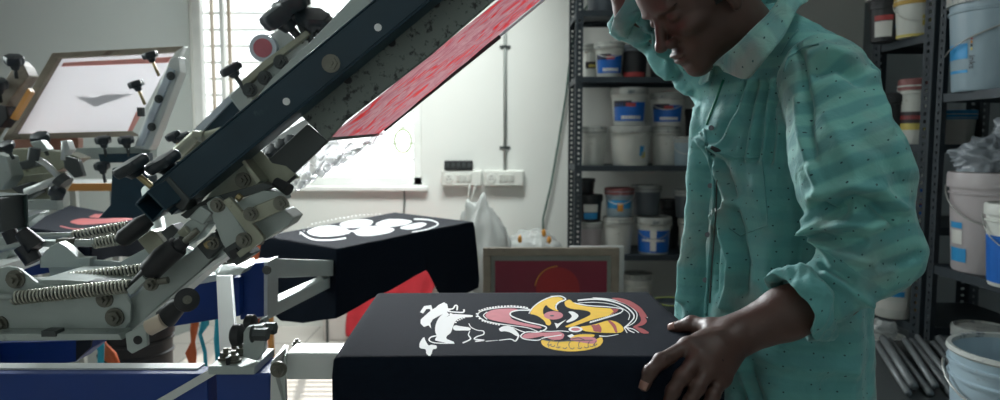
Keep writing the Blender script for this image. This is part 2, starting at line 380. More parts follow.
# ---------------------------------------------------------------- distance-field bodies
def surface_nets(f, lo, hi, h):
    lo = np.array(lo, float); hi = np.array(hi, float)
    n = np.ceil((hi - lo) / h).astype(int) + 1
    ax = [lo[i] + h * np.arange(n[i]) for i in range(3)]
    B = 8; nb = -(-n // B); V = np.empty(nb * B, np.float32)
    ci = np.indices(nb).reshape(3, -1).T
    cen = (lo + (ci * B + (B - 1) / 2) * h).astype(np.float32)
    dc = np.concatenate([f(cen[i:i + 200000]) for i in range(0, len(cen), 200000)])
    VB = V.reshape(nb[0], B, nb[1], B, nb[2], B)
    VB[:] = np.where(dc.reshape(nb) < 0, -1, 1)[:, None, :, None, :, None]
    ac = ci[np.abs(dc) < B * h * .87 * 1.5 + .006]
    loc = (np.indices((B, B, B)).reshape(3, -1).T * h).astype(np.float32)
    for i in range(0, len(ac), 500):
        k = ac[i:i + 500]; pts = (lo + k * B * h).astype(np.float32)[:, None, :] + loc[None]
        r = f(pts.reshape(-1, 3)).reshape(len(k), B, B, B)
        VB[k[:, 0], :, k[:, 1], :, k[:, 2], :] = r
    V = V[:n[0], :n[1], :n[2]]
    S = V < 0
    c = np.zeros(n - 1, np.int8)
    for dx in (0, 1):
        for dy in (0, 1):
            for dz in (0, 1):
                c += S[dx:n[0] - 1 + dx, dy:n[1] - 1 + dy, dz:n[2] - 1 + dz]
    act = (c > 0) & (c < 8)
    idx = -np.ones(act.shape, np.int64); ii = np.argwhere(act); idx[act] = np.arange(len(ii))
    acc = np.zeros((len(ii), 3)); cnt = np.zeros(len(ii))
    cor = [(x, y, z) for x in (0, 1) for y in (0, 1) for z in (0, 1)]
    val = {k: V[ii[:, 0] + k[0], ii[:, 1] + k[1], ii[:, 2] + k[2]] for k in cor}
    for a in cor:
        for d in range(3):
            if a[d] == 0:
                b = list(a); b[d] = 1; b = tuple(b)
                va, vb = val[a], val[b]; m = (va < 0) != (vb < 0)
                t = np.where(m, va / np.where(m, va - vb, 1), 0)
                p = np.array(a, float)[None] + t[:, None] * (np.array(b) - np.array(a))[None]
                acc += np.where(m[:, None], p, 0); cnt += m
    vs = lo + h * (ii + acc / cnt[:, None])
    quads = []
    for d in range(3):
        e = [0, 0, 0]; e[d] = 1
        s0 = S[:n[0] - e[0], :n[1] - e[1], :n[2] - e[2]]; s1 = S[e[0]:, e[1]:, e[2]:]
        q = np.argwhere(s0 != s1); u, w = (d + 1) % 3, (d + 2) % 3
        q = q[(q[:, u] > 0) & (q[:, w] > 0) & (q[:, u] < n[u] - 1) & (q[:, w] < n[w] - 1)]
        fl = s0[q[:, 0], q[:, 1], q[:, 2]]
        def cell(du, dw):
            k = q.copy(); k[:, u] += du; k[:, w] += dw; return idx[k[:, 0], k[:, 1], k[:, 2]]
        Q = np.stack([cell(-1, -1), cell(0, -1), cell(0, 0), cell(-1, 0)], 1)
        Q[~fl] = Q[~fl][:, ::-1]
        quads.append(Q)
    Q = np.concatenate(quads)
    return vs, Q

def smin(a, b, k):
    h = np.clip(0.5 + 0.5 * (b - a) / k, 0, 1)
    return b + (a - b) * h - k * h * (1 - h)
def smax(a, b, k): return -smin(-a, -b, k)
def cap(p, a, b, ra, rb):
    a = np.array(a, np.float32); b = np.array(b, np.float32); ab = b - a
    t = np.clip((p - a) @ ab / max(1e-9, float(ab @ ab)), 0, 1)
    return np.linalg.norm(p - (a + t[:, None] * ab), axis=1) - (ra + (rb - ra) * t)
def ell(p, c, r):
    q = p - np.array(c, np.float32); r = np.array(r, np.float32)
    k0 = np.linalg.norm(q / r, axis=1); k1 = np.linalg.norm(q / (r * r), axis=1)
    return k0 * (k0 - 1) / np.maximum(k1, 1e-6)
def vnormals(vs, Q):
    a = vs[Q[:, 2]] - vs[Q[:, 0]]; b = vs[Q[:, 3]] - vs[Q[:, 1]]; n = np.cross(a, b)
    N = np.zeros_like(vs)
    for k in range(4): np.add.at(N, Q[:, k], n)
    return N / np.maximum(np.linalg.norm(N, axis=1, keepdims=True), 1e-12)
def np_mesh(name, parts, mats, parent=None, suv=None, mids=None):
    vs = np.concatenate([p[0] for p in parts]); o = 0; qs = []
    for v, q in parts: qs.append(q + o); o += len(v)
    Q = np.concatenate(qs)
    off = np.array(parent.location) if parent is not None else 0
    me = bpy.data.meshes.new(name)
    me.vertices.add(len(vs)); me.vertices.foreach_set('co', (vs - off).astype(np.float32).ravel())
    me.loops.add(len(Q) * 4); me.loops.foreach_set('vertex_index', Q.astype(np.int32).ravel())
    me.polygons.add(len(Q)); me.polygons.foreach_set('loop_start', np.arange(0, len(Q) * 4, 4, dtype=np.int32))
    me.update(calc_edges=True); me.validate()
    me.polygons.foreach_set('use_smooth', [True] * len(me.polygons))
    for k in (mats if isinstance(mats, (list, tuple)) else [mats]): me.materials.append(M[k])
    if suv is not None:
        at = me.attributes.new('suv', 'FLOAT_VECTOR', 'POINT'); at.data.foreach_set('vector', suv.astype(np.float32).ravel())
    ob = bpy.data.objects.new(name, me); COL.objects.link(ob)
    if parent is not None: ob.parent = parent
    return ob
def project(vs):
    """world points -> position in the photograph's frame (used to lay cloth folds)"""
    x, y, z = vs[:, 0], vs[:, 1], vs[:, 2] - CZ
    d = y * CP - z * SP; u = y * SP + z * CP
    return np.stack([500 + F * x / d, 200 - F * u / d], 1)
# ================================================================ camera, light, room
cam = bpy.data.cameras.new('camera'); co = bpy.data.objects.new('camera', cam); COL.objects.link(co)
co.location = (0, 0, CZ); co.rotation_euler = (PI / 2 - PITCH, 0, 0)
cam.sensor_width = 36; cam.lens = 36 * F / 1000; cam.clip_start = 0.05
cam.dof.use_dof = True; cam.dof.focus_distance = 1.12; cam.dof.aperture_fstop = 5.0
SC.camera = co
SC.view_settings.view_transform = 'Standard'; SC.view_settings.look = 'None'
SC.view_settings.gamma = 1; SC.view_settings.use_curve_mapping = False
SC.view_settings.exposure = 0.0

w = bpy.data.worlds.new('daylight'); SC.world = w; w.use_nodes = True
bg = w.node_tree.nodes['Background']; bg.inputs['Color'].default_value = (0.93, 0.98, 1.0, 1); bg.inputs['Strength'].default_value = 2.2

def area(name, loc, target, sx, sy, power, col=(1, 1, 1), spread=180):
    l = bpy.data.lights.new(name, 'AREA'); l.shape = 'RECTANGLE'; l.size = sx; l.size_y = sy; l.energy = power; l.color = col
    l.spread = math.radians(spread)
    o = bpy.data.objects.new(name, l); COL.objects.link(o); o.location = loc
    d = Vector(target) - Vector(loc); o.rotation_euler = d.to_track_quat('-Z', 'Y').to_euler()
    return o
BW = 4.6                                            # depth of the back wall
WX0, WX1, WZ0, WZ1 = -2.0, -0.515, 0.945, 2.9      # the window opening
area('window_daylight', ((WX0 + WX1) / 2, BW + 0.22, 2.56), (-0.35, 0.9, 0.9), 1.46, 0.62, 85, (0.93, 0.98, 1.0), 85)
area('left_fill', (-2.3, 1.9, 2.0), (0.6, 1.3, 1.15), 0.8, 1.2, 9.5, (0.90, 1.0, 0.98), 90)  # added fill from the left for the shirt front; no door stands here
area('overhead_fill', (0.9, 0.7, 2.85), (0.6, 1.1, 1.3), 0.9, 0.3, 1.8, (0.90, 1.0, 1.0), 90)  # added fill from above for the shoulder tops, without any fitting
area('back_wall_fill', (-0.5, 3.5, 2.9), (-0.8, 4.4, 0.9), 1.6, 0.4, 24, (0.95, 1.0, 0.97), 88)  # added fill that brightens the back wall, no real fitting
area('room_bounce', (-0.9, -1.2, 2.4), (0.3, 1.3, 1.0), 1.6, 1.2, 3.0, (0.85, 1.0, 0.98))
s = bpy.data.lights.new('sun', 'SUN'); s.energy = 7; s.angle = 0.01; s.color = (1, 0.96, 0.88)
so = bpy.data.objects.new('sun', s); COL.objects.link(so); so.rotation_euler = Vector((0.10, -0.52, -0.85)).to_track_quat('-Z', 'Y').to_euler()
so.location = (-1.2, 6, 5)

XL0, XR, YF, H = -3.7, 2.35, -1.6, 3.0
b = MB(); b.box((-0.7, 1.5, -0.05), (6.6, 6.8, 0.1)); struct('floor', b, 'floor')
b = MB(); b.box((-0.7, 1.5, H + 0.05), (6.6, 6.8, 0.1)); struct('ceiling', b, 'ceiling')
b = MB()
T = 0.14
def wseg(x0, x1, z0, z1): b.box(((x0 + x1) / 2, BW + T / 2, (z0 + z1) / 2), (x1 - x0, T, z1 - z0))
wseg(-2.06, WX0, 0, H); wseg(WX1, XR, 0, H); wseg(WX0, WX1, 0, WZ0); wseg(WX0, WX1, WZ1, H)
struct('wall_back', b, 'wall')
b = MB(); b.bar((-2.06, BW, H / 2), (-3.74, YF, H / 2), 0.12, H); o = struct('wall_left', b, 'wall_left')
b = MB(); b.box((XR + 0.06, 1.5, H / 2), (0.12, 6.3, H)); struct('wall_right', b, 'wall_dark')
b = MB(); b.box((-0.7, YF - 0.06, H / 2), (6.3, 0.12, H)); struct('wall_front', b, 'wall')

# window: frame, inner mullions, sill and the bars outside
root = tag(thing('window_1', (WX0, BW, WZ0), None, None), kind='structure')
b = MB(); fw = 0.055
yw = BW + 0.05
b.box((WX0 + fw / 2, yw, (WZ0 + WZ1) / 2), (fw, 0.06, WZ1 - WZ0)); b.box((WX1 - fw / 2, yw, (WZ0 + WZ1) / 2), (fw, 0.06, WZ1 - WZ0))
b.box(((WX0 + WX1) / 2, yw, WZ0 + fw / 2), (WX1 - WX0, 0.06, fw)); b.box(((WX0 + WX1) / 2, yw, WZ1 - fw / 2), (WX1 - WX0, 0.06, fw))
b.box((WX0 + 0.19, yw, (WZ0 + WZ1) / 2), (0.028, 0.05, WZ1 - WZ0)); b.box((-1.24, yw, (WZ0 + WZ1) / 2), (0.035, 0.05, WZ1 - WZ0))
b.build('window_frame', 'wframe', root, bevel=0.004)
b = MB(); b.box((WX0 + 0.10, BW + 0.10, (WZ0 + WZ1) / 2), (0.02, 0.02, WZ1 - WZ0)); b.box((WX0 + 0.245, yw - 0.035, (WZ0 + WZ1) / 2), (0.02, 0.02, WZ1 - WZ0))
b.build('shutter_stile', 'tan', root)
b = MB()
for i in range(18): 
    z = WZ0 + 0.06 + i * 0.107
    b.box(((WX0 + WX1) / 2, BW + 0.11, z), (WX1 - WX0, 0.016, 0.016))
b.build('window_bar', 'wframe', root)
b = MB(); b.box(((WX0 + WX1) / 2, yw + 0.01, (WZ0 + WZ1) / 2), (WX1 - WX0 - 0.02, 0.004, WZ1 - WZ0 - 0.02)); b.build('glass_pane', 'glass', root)
b = MB(); b.box(((WX0 + WX1) / 2, BW - 0.012, WZ0 - 0.02), (WX1 - WX0 + 0.08, 0.05, 0.03)); b.build('window_sill', 'wframe', root, bevel=0.004)
# small green ring in front of the window
b = MB(); c = P(403, 141, BW - 0.03)
b.tube([c + Vector((0.055 * math.cos(a), 0, 0.075 * math.sin(a))) for a in np.linspace(0, 2 * PI, 28, endpoint=False)], 0.006, 8, closed=True)
b.tube([c + Vector((0, 0, 0.075)), c + Vector((0, 0.02, 0.13))], 0.003, 6)
tag(b.build('green_ring', mat('olive_ring', (0.35, 0.45, 0.2), 0.5), None, smooth=True), 'slim olive green ring in the lower right corner of the bright window', 'ring')

# sockets, conduit and cables on the back wall
def switchboard(px, label, sock):
    c = P(px, 178, BW); t = thing('switch_board', (c.x, BW, c.z), label, 'switch board', 'switch boards on the back wall')
    b = MB(); b.box((c.x, BW - 0.022, c.z), (0.262, 0.044, 0.108)); b.build('back_box', 'switch', t, bevel=0.008)
    b = MB(); b.box((c.x, BW - 0.047, c.z), (0.24, 0.006, 0.09)); b.build('face_plate', 'switch', t, bevel=0.002)
    for i in range(3):
        b = MB(); b.box((c.x - 0.02 + i * 0.035, BW - 0.055, c.z + 0.005), (0.024, 0.012, 0.044), Matrix.Rotation(0.15, 3, 'X')); b.build('rocker_switch', 'switch', t, bevel=0.002)
    b = MB(); q = Vector((c.x - 0.083, BW - 0.05, c.z)); b.lathe([(0.0, 0.004), (0.030, 0.004), (0.034, 0.0)], q, (0, -1, 0), 20)
    b.build('socket', 'switch', t, auto=40)
    for dx, dz in ((-.010, -.006), (.010, -.006), (0, .012)): b = MB(); b.cyl(q + Vector((dx, -0.003, dz)), q + Vector((dx, -0.006, dz)), 0.004, 8); b.build('socket_hole', 'rubber', t)
    return c, t
c1, sb1 = switchboard(462, 'white switch board with a black adapter on top and wires hanging below', True)
c2, sb2 = switchboard(504, 'white switch board at the foot of the grey conduit', True)
t = thing('power_adapter', (c1.x - 0.02, BW - 0.03, c1.z + 0.054), 'flat black power adapter lying on the left switch board', 'adapter')
b = MB(); b.box((c1.x - 0.02, BW - 0.031, c1.z + 0.054 + 0.031), (0.185, 0.045, 0.062)); b.build('housing', 'rubber', t, bevel=0.006)
b = MB()
for i in range(5): b = MB(); b.box((c1.x - 0.09 + i * 0.035, BW - 0.055, c1.z + 0.087), (0.02, 0.004, 0.03)); b.build('vent_rib', 'darksteel', t)
t = thing('wall_conduit', (c2.x + 0.0, BW, c2.z + 0.06), 'thin grey conduit running up the white wall above the right switch board', 'conduit')
b = MB(); x = P(505, 100, BW).x; b.tube([(x, BW - 0.014, c2.z + 0.05), (x, BW - 0.014, 2.95)], 0.011, 12); b.build('pipe', 'conduit', t, smooth=True)
for z in (c2.z + 0.20, c2.z + 0.85):
    b = MB(); b.tube([(x, BW - 0.014, z - 0.008), (x, BW - 0.014, z + 0.008)], 0.015, 12); b.box((x, BW - 0.005, z), (0.07, 0.006, 0.016)); b.build('clip', 'darksteel', t)
b = MB()
b.tube([P(470, 184, BW - 0.05), P(468, 198, BW - 0.03), P(463, 212, BW - 0.02), P(461, 228, BW - 0.02), P(466, 250, BW - 0.03)], 0.004, 8)
b.tube([P(476, 184, BW - 0.05), P(471, 200, BW - 0.02), P(467, 216, BW - 0.03), P(470, 250, BW - 0.03)], 0.0035, 8)
tag(b.build('hanging_wires', 'switch', None, smooth=True), 'pair of thin pale wires hanging from the left switch board', 'wires')
b = MB(); b.tube([P(404, 186, BW - 0.02), P(404.5, 200, BW - 0.015), P(403, 225, BW - 0.02), P(404, 290, BW - 0.02)], 0.0045, 8)
tag(b.build('window_cord', 'darksteel', None, smooth=True), 'thin dark cord hanging below the window sill behind the printed shirt', 'cord')
b = MB()
b.tube([P(x, y, BW - d) for x, y, d in ((592, -25, .03), (588, 5, .03), (577, 20, .03), (571, 50, .03), (566, 95, .03), (558, 145, .03), (551, 185, .03), (543, 219, .03), (543, 262, .05))], 0.0065, 8)
tag(b.build('wall_cable', 'cable', None, smooth=True), 'dark green cable curving down the wall left of the metal rack', 'cable')

# low ledge with a red cloth over it
x0, x1 = P(322, 300, 4.25).x, P(500, 300, 4.25).x; zt = P(400, 268, 4.25).z
b = MB(); b.box(((x0 + x1) / 2, (4.25 + BW) / 2 - 0.005, zt / 2), (x1 - x0, BW - 4.25 - 0.01, zt))
tag(b.build('plaster_ledge', 'ledge', None, bevel=0.01), 'low pinkish white plaster ledge against the wall behind the red cloth', 'ledge')
b = MB()
def fc(u, v):
    x = P(350 + 84 * u, 300, 4.22).x
    if v < 0.25: y = 4.5 - 0.27 * v / 0.25; z = zt + 0.012
    else: y = 4.222 - 0.014 * math.sin(u * 26) * (v - 0.25) - 0.012; z = zt + 0.005 - (v - 0.25) / 0.75 * (0.36 + 0.07 * math.sin(u * 9 + 1) - 0.08 * u)
    return (x + 0.03 * math.sin(v * 5), y, z)
b.grid(fc, 60, 26)
tag(b.build('red_cloth', 'redcloth', None, smooth=True, solid=0.004), 'bright red cloth hanging over the front of the low plaster ledge', 'cloth')
b = MB(); c = P(326, 320, 4.2)
b.tube([(c.x, 4.225, 0.0), (c.x, 4.225, 0.17)], 0.008, 8)
tag(b.build('floor_rod', 'darksteel', None), 'short dark rod standing on the floor against the plaster ledge', 'rod')

# ---------------------------------------------------------------- racks
def rack_post(t, x, y, z0, z1, dx, dy, w=0.04):
    """slotted angle post: two ladders of metal meeting at the corner x, y"""
    b = MB(); th = 0.003; n = int((z1 - z0) / 0.03)
    for ax_ in (0, 1):
        s = dx if ax_ == 0 else dy
        def bx(o0, o1, za, zb):
            m_ = (o0 + o1) / 2 * s; l = abs(o1 - o0)
            if ax_ == 0: b.box((x + m_, y, (za + zb) / 2), (l, th, zb - za))
            else: b.box((x, y + m_, (za + zb) / 2), (th, l, zb - za))
        bx(0, w * 0.36, z0, z1); bx(w * 0.64, w, z0, z1)
        for i in range(n + 1):
            z = z0 + i * 0.03; bx(w * 0.3, w * 0.7, z, min(z + 0.018, z1))
    return b.build('post', 'rack', t)
def rack(name_label, x0, x1, y0, y1, zs, top, w=0.04):
    t = thing('storage_rack', (x0, y0, 0), name_label, 'rack')
    for x, dx in ((x0, 1), (x1, -1)):
        for y, dy in ((y0, 1), (y1, -1)): rack_post(t, x, y, 0.0, top, dx, dy, w)
    for z in zs:
        b = MB(); g = 0.004
        b.box(((x0 + x1) / 2, (y0 + y1) / 2, z - 0.002), (x1 - x0 - 2 * g, y1 - y0 - 2 * g, 0.004))
        for yy in (y0 + g, y1 - g): b.box(((x0 + x1) / 2, yy, z - 0.016), (x1 - x0 - 2 * g, 0.003, 0.032))
        for xx in (x0 + g, x1 - g): b.box((xx, (y0 + y1) / 2, z - 0.016), (0.003, y1 - y0 - 2 * g, 0.032))
        b.build('shelf', 'rack', t)
    return t
AX0, AX1, AY0, AY1 = 0.43, 1.34, 4.02, 4.42
AZ = [0.10, 0.575, 1.095, 1.60, 1.97]
rack('dark slotted-angle rack of small paint buckets standing against the back wall', AX0, AX1, AY0, AY1, AZ, 2.3)
CX0, CX1 = 1.66, 2.15
CZs = [0.18, 0.765, 1.415, 2.0]
rack('near dark rack of big pails at the right edge, along the right wall', CX0, CX1, 1.75, 2.685, CZs, 2.4, 0.035)
BZ = [0.14, 0.50, 0.90, 1.225, 1.655, 2.05]
rack('farther dark rack on the right with the yellow-lidded bucket', CX0, CX1, 2.72, 3.16, BZ, 2.4, 0.062)

# ---------------------------------------------------------------- buckets
def bucket(loc, r, h, body, lid, label, cat='bucket', group=None, handle=0.0, labels=(), lid_h=0.04, open_top=False, name='paint_bucket', face=None):
    """body tapers to the foot, with ribs under the rim; labels = (mat, angle0, angle1, h0, h1) in turns about the camera side"""
    x, y, z = loc; t = thing(name, loc, label, cat, group)
    c = Vector(loc); rb = r * 0.86
    R = lambda k: rb + (r - rb) * k
    b = MB()
    prof = [(0.001, 0.0), (rb * 0.97, 0.0), (rb, 0.006), (R(.78), h * .78), (R(.78) + .006, h * .785), (R(.80) + .006, h * .80), (R(.8), h * .81), (R(.88), h * .88), (R(.88) + .006, h * .885), (R(.9) + .006, h * .905), (R(.9), h * .91), (r, h * 0.985), (r * 0.96, h * 0.985)]
    if open_top: prof += [(r * 0.95, h * 0.9), (r * 0.93, h * 0.72), (0.001, h * 0.72)]
    b.lathe(prof, c, seg=40); bd = b.build('bucket_body', body, t, auto=35)
    b = MB()
    if open_top: b.lathe([(r * 0.95, h * 0.97), (r * 0.96, h), (r * 1.02, h * 1.003), (r * 1.04, h * 0.975), (r * 1.01, h * 0.96)], c, seg=40); b.build('rim', lid, t, auto=35)
    else:
        b.lathe([(r * 1.0, h - lid_h * 0.9), (r * 1.045, h - lid_h * 0.9), (r * 1.05, h - lid_h * 0.2), (r * 1.03, h), (r * 0.97, h + 0.002), (r * 0.94, h - 0.006), (0.001, h - 0.006)], c, seg=40)
        b.build('lid', lid, t, auto=35)
    fa = math.atan2(-y, -x) if face is None else face           # towards the middle of the room
    for (m, a0, a1, h0, h1) in labels:
        b = MB()
        def fl(u, v):
            a = fa + (a0 + (a1 - a0) * u) * 2 * PI; hh = h * (h0 + (h1 - h0) * v); q = R(hh / h) + 0.0015
            return c + Vector((math.cos(a) * q, math.sin(a) * q, hh))
        b.grid(fl, 14, 2); b.build('label', m, bd, smooth=True)
    if handle:
        b = MB(); pts = []
        s = -handle; q = r * 1.06
        for k in range(17):
            a = PI * k / 16; aa = fa - PI / 2 + a
            drop = math.sin(a) * abs(s) * h
            pts.append(c + Vector((math.cos(aa) * q, math.sin(aa) * q, h * 0.86 - drop)))
        b.tube(pts, max(0.0022, r * 0.02), 6); b.build('handle', 'wire' if r > 0.1 else 'bwhite', bd, smooth=True)
    return t
def bk(px, py_base_z, Y, *a, **k):
    z = py_base_z; x = (px - 500) / F * (Y * CP - (z - CZ) * SP)
    return bucket((x, Y, z), *a, **k)
ga = 'buckets on the rack against the back wall'
LB = (('lblue', -.17, .17, .12, .62), ('ldark', -.17, .02, .5, .66), ('lred', -.03, .06, .5, .6), ('lwhite', -.08, .12, .17, .26))
z = AZ[1]
bk(589, z, 4.14, .078, .185, 'bpink', 'lid_grey', 'small pale bucket at the left end of the fourth shelf, under the black one', group=ga)
bk(618, z, 4.12, .086, .215, 'bwhite', 'lid_grey', 'white bucket with grey lid under the stained pale bucket', group=ga)
bk(653, z, 4.12, .102, .215, 'bwhite', 'lid_grey', 'white bucket with a blue wraparound label and hanging handle, on the lower shelf', group=ga, handle=.42, labels=(('lblue', -.2, .2, .05, .66), ('lwhite', -.03, .03, .1, .66), ('lwhite', -.12, .12, .36, .42)))
bk(692, z, 4.12, .083, .205, 'bwhite', 'lid_grey', 'white bucket right of the blue labelled one, half hidden by the shirt', group=ga)
bk(589, z + .19, 4.14, .078, .155, 'bblack', 'bblack', 'black bucket with a white and blue label on the lower shelf', group=ga, labels=(('lwhite', -.07, .12, .36, .66), ('lsky', -.07, .12, .1, .34)))
bk(619, z + .22, 4.12, .084, .165, 'bgrey', 'lid_red', 'pale bucket with a rusty lid and stained label, stacked on the lower shelf', group=ga, labels=(('lsky', -.16, .16, .3, .6), ('lorange', -.02, .05, .2, .5)), handle=.4)
bk(646, z + .22, 4.20, .086, .175, 'bdkgrey', 'lid_grey', 'slate grey bucket stacked between the rusty-lidded one and the shirt', group=ga)
bk(586, z + .35, 4.16, .052, .088, 'bblack', 'bblack', 'small black tub topmost of the left stack on the lower shelf', cat='tub', group=ga, name='paint_tub', lid_h=.02)
bk(688, z + .21, 4.14, .083, .165, 'bdkgrey', 'lid_grey', 'grey bucket upper right on the lower shelf beside the shirt', group=ga)
bk(668, z + .0, 4.32, .07, .30, 'bblack', 'bblack', 'tall black bucket standing behind the blue labelled one', group=ga)
z = AZ[2]
bk(592, z, 4.14, .082, .225, 'bwhite', 'lid_grey', 'plain white bucket at the left end of the middle shelf', group=ga)
bk(630, z, 4.12, .120, .225, 'bwhite', 'lid_grey', 'wide white bucket with small blue marks below the labelled bucket', group=ga, labels=(('lsky', .08, .12, .25, .5), ('lyellow', .1, .14, .2, .35)))
bk(665, z, 4.16, .083, .225, 'bwhite', 'lid_grey', 'white bucket on the middle shelf under the bucket with the white handle', group=ga)
bk(686, z, 4.10, .078, .165, 'bgrey', 'lid_grey', 'small pale pail with a wire handle beside the shirt on the middle shelf', group=ga, handle=.45)
bk(629, z + .23, 4.12, .105, .215, 'bwhite', 'lid_grey', 'white bucket with blue label stacked left on the middle shelf', group=ga, labels=LB)
bk(667, z + .23, 4.16, .098, .19, 'bwhite', 'lid_grey', 'white bucket with blue label and a drooping white handle, stacked right', group=ga, labels=LB, handle=.38)
bk(693, z + .17, 4.2, .05, .16, 'bblack', 'bblack', 'small black tub behind the shirt front on the middle shelf', cat='tub', group=ga, name='paint_tub')
z = AZ[3]
bk(592, z, 4.22, .07, .20, 'bwhite', 'lid_grey', 'narrow white bucket at the left end of the upper shelf', group=ga, labels=(('ldark', -.1, .1, .3, .5), ('lyellow', -.05, .05, .34, .42)))
bk(609, z, 4.12, .085, .20, 'bwhite', 'lid_grey', 'white bucket with a bright blue label on the upper shelf', group=ga, labels=LB, handle=.3)
bk(634, z, 4.12, .078, .185, 'bblack', 'bdkgrey', 'dark bucket with a rusty base next to the blue labelled one on the upper shelf', group=ga, labels=(('lred', -.16, .16, .02, .16),))
bk(662, z, 4.12, .075, .14, 'bblack', 'bblack', 'black tub at the right of the upper shelf below the raised sleeve', cat='tub', group=ga, name='paint_tub')
bk(603, AZ[4], 4.2, .1, .16, 'bdkgrey', 'lid_grey', 'grey bucket on the top shelf near the raised elbow', group=ga)
z = AZ[0]
bk(636, z, 4.16, .088, .345, 'bwhite', 'lid_grey', 'tall white pail on the lowest shelf, just above the pallet edge', group=ga)
bk(597, z, 4.16, .10, .30, 'bblack', 'bdkgrey', 'black pail on the lowest shelf behind the framed screens', group=ga)
# a shallow can with a lime rim, on a dark crate
c = P(671, 300, 3.1)
t = thing('wooden_crate', (c.x, 3.1, 0), 'dark crate under the lime-rimmed paint can beside the pallet', 'crate')
b = MB()
zc = c.z - 0.09
for i in range(5):
    b.box((c.x, 3.1 - 0.15, zc * (i + .5) / 5), (0.34, 0.015, zc / 5 - 0.012)); b.box((c.x, 3.1 + 0.15, zc * (i + .5) / 5), (0.34, 0.015, zc / 5 - 0.012))
    b.box((c.x - .165, 3.1, zc * (i + .5) / 5), (0.015, 0.3, zc / 5 - 0.012)); b.box((c.x + .165, 3.1, zc * (i + .5) / 5), (0.015, 0.3, zc / 5 - 0.012))
b.build('side_slats', 'bblack', t); b = MB(); b.box((c.x, 3.1, zc - 0.006), (0.34, 0.3, 0.012)); b.build('top_board', 'bblack', t)
bucket((c.x, 3.1, zc), .085, .085, 'bdkgrey', 'lid_lime', 'shallow open paint can with a lime green stained rim', 'can', open_top=True, name='paint_can')

gb = 'pails on the near right rack'
z = CZs[2]
bt = bk(994, z, 2.53, .152, .350, 'bgrey', 'lid_grey', 'big pale blue pail with a sky blue label and ink-crusted lid, top right', 'pail', gb, lid_h=.05, name='ink_pail', labels=(('lsky', -.22, -.10, .32, .47), ('lsky', -.22, -.10, .18, .21)))
# its wire handle swung to the front, and the lettering
b = MB(); loc = Vector(bt.location)
fa = math.atan2(-loc.y, -loc.x)
pts = [loc + Vector((math.cos(fa + a) * .156, math.sin(fa + a) * .156, .13 + .12 * (a + 1.35) / 2.0)) for a in np.linspace(-1.35, .65, 14)]
b.tube(pts, .003, 6); b.build('handle', 'wire', bt, smooth=True)
def text_on(t, body, r_fn, fa, ang, zc, size, m, vertical=True):
    cu = bpy.data.curves.new('lettering', 'FONT'); cu.body = body; cu.size = size; cu.extrude = 0.0; cu.align_x = 'CENTER'; cu.align_y = 'CENTER'
    tmp = bpy.data.objects.new('tmp', cu); COL.objects.link(tmp)
    me = bpy.data.meshes.new_from_object(tmp.evaluated_get(bpy.context.evaluated_depsgraph_get()))
    bpy.data.objects.remove(tmp); me.name = 'lettering'
    loc = Vector(t.location)
    for v in me.vertices:
        lx, ly = (v.co.y, v.co.x) if vertical else (v.co.x, v.co.y)
        if vertical: lx, ly = v.co.y, -v.co.x
        q = r_fn(zc + ly); a = fa + ang + lx / q
        v.co = Vector((math.cos(a) * (q + .0022), math.sin(a) * (q + .0022), zc + ly))
    me.materials.append(M[m]); o = bpy.data.objects.new('lettering', me); COL.objects.link(o); o.parent = t
    return o
text_on(bt, 'inks', lambda z: .152 * (.86 + .14 * z / .385), fa, -.52, .098, .030, 'ldark')
b = MB()
for i, m in enumerate(('lred', 'lorange', 'ldark', 'lyellow')):
    def fl(u, v, i=i):
        a = fa - .56 + .05 * u; hh = .175 - i * .012 + .009 * v; q = .152 * (.86 + .14 * hh / .385) + .002
        return loc + Vector((math.cos(a) * q, math.sin(a) * q, hh))
    b.cur = i; b.grid(fl, 3, 2)
b.build('colour_chips', ['lred', 'lorange', 'ldark', 'lyellow'], bt)
z = CZs[1]
bt2 = bk(991, z, 2.53, .146, .36, 'bpink', 'bpink', 'big pinkish white pail with a crumpled plastic bag on its lid', 'pail', gb, lid_h=.06, name='ink_pail', labels=(('lsky', -.20, -.10, .10, .24), ('lwhite', -.19, -.12, .28, .42), ('lsky', -.2, -.12, .44, .5)), handle=.36)
bk(1021, z, 2.26, .108, .27, 'bwhite', 'bwhite', 'white pail with a deep blue band cut off by the right edge', 'pail', gb, name='ink_pail', labels=(('lblue', -.30, .25, .05, .62),), handle=.4)
z = CZs[0]
bucket((1.335, 1.74, .335), .165, .375, 'bgrey', 'lid_grey', 'big pale blue open pail with a thickly crusted rim, bottom right', 'pail', gb, open_top=True, name='ink_pail', handle=.22)
bk(976, z, 2.50, .092, .385, 'bdkgrey', 'lid_grey', 'dark pail with a blue and white stained band behind the crusted open one', 'pail', gb, name='ink_pail', labels=(('lsky', -.25, .25, .82, .89), ('lwhite', -.25, .2, .72, .80), ('lblue', -.25, .25, .55, .7)))
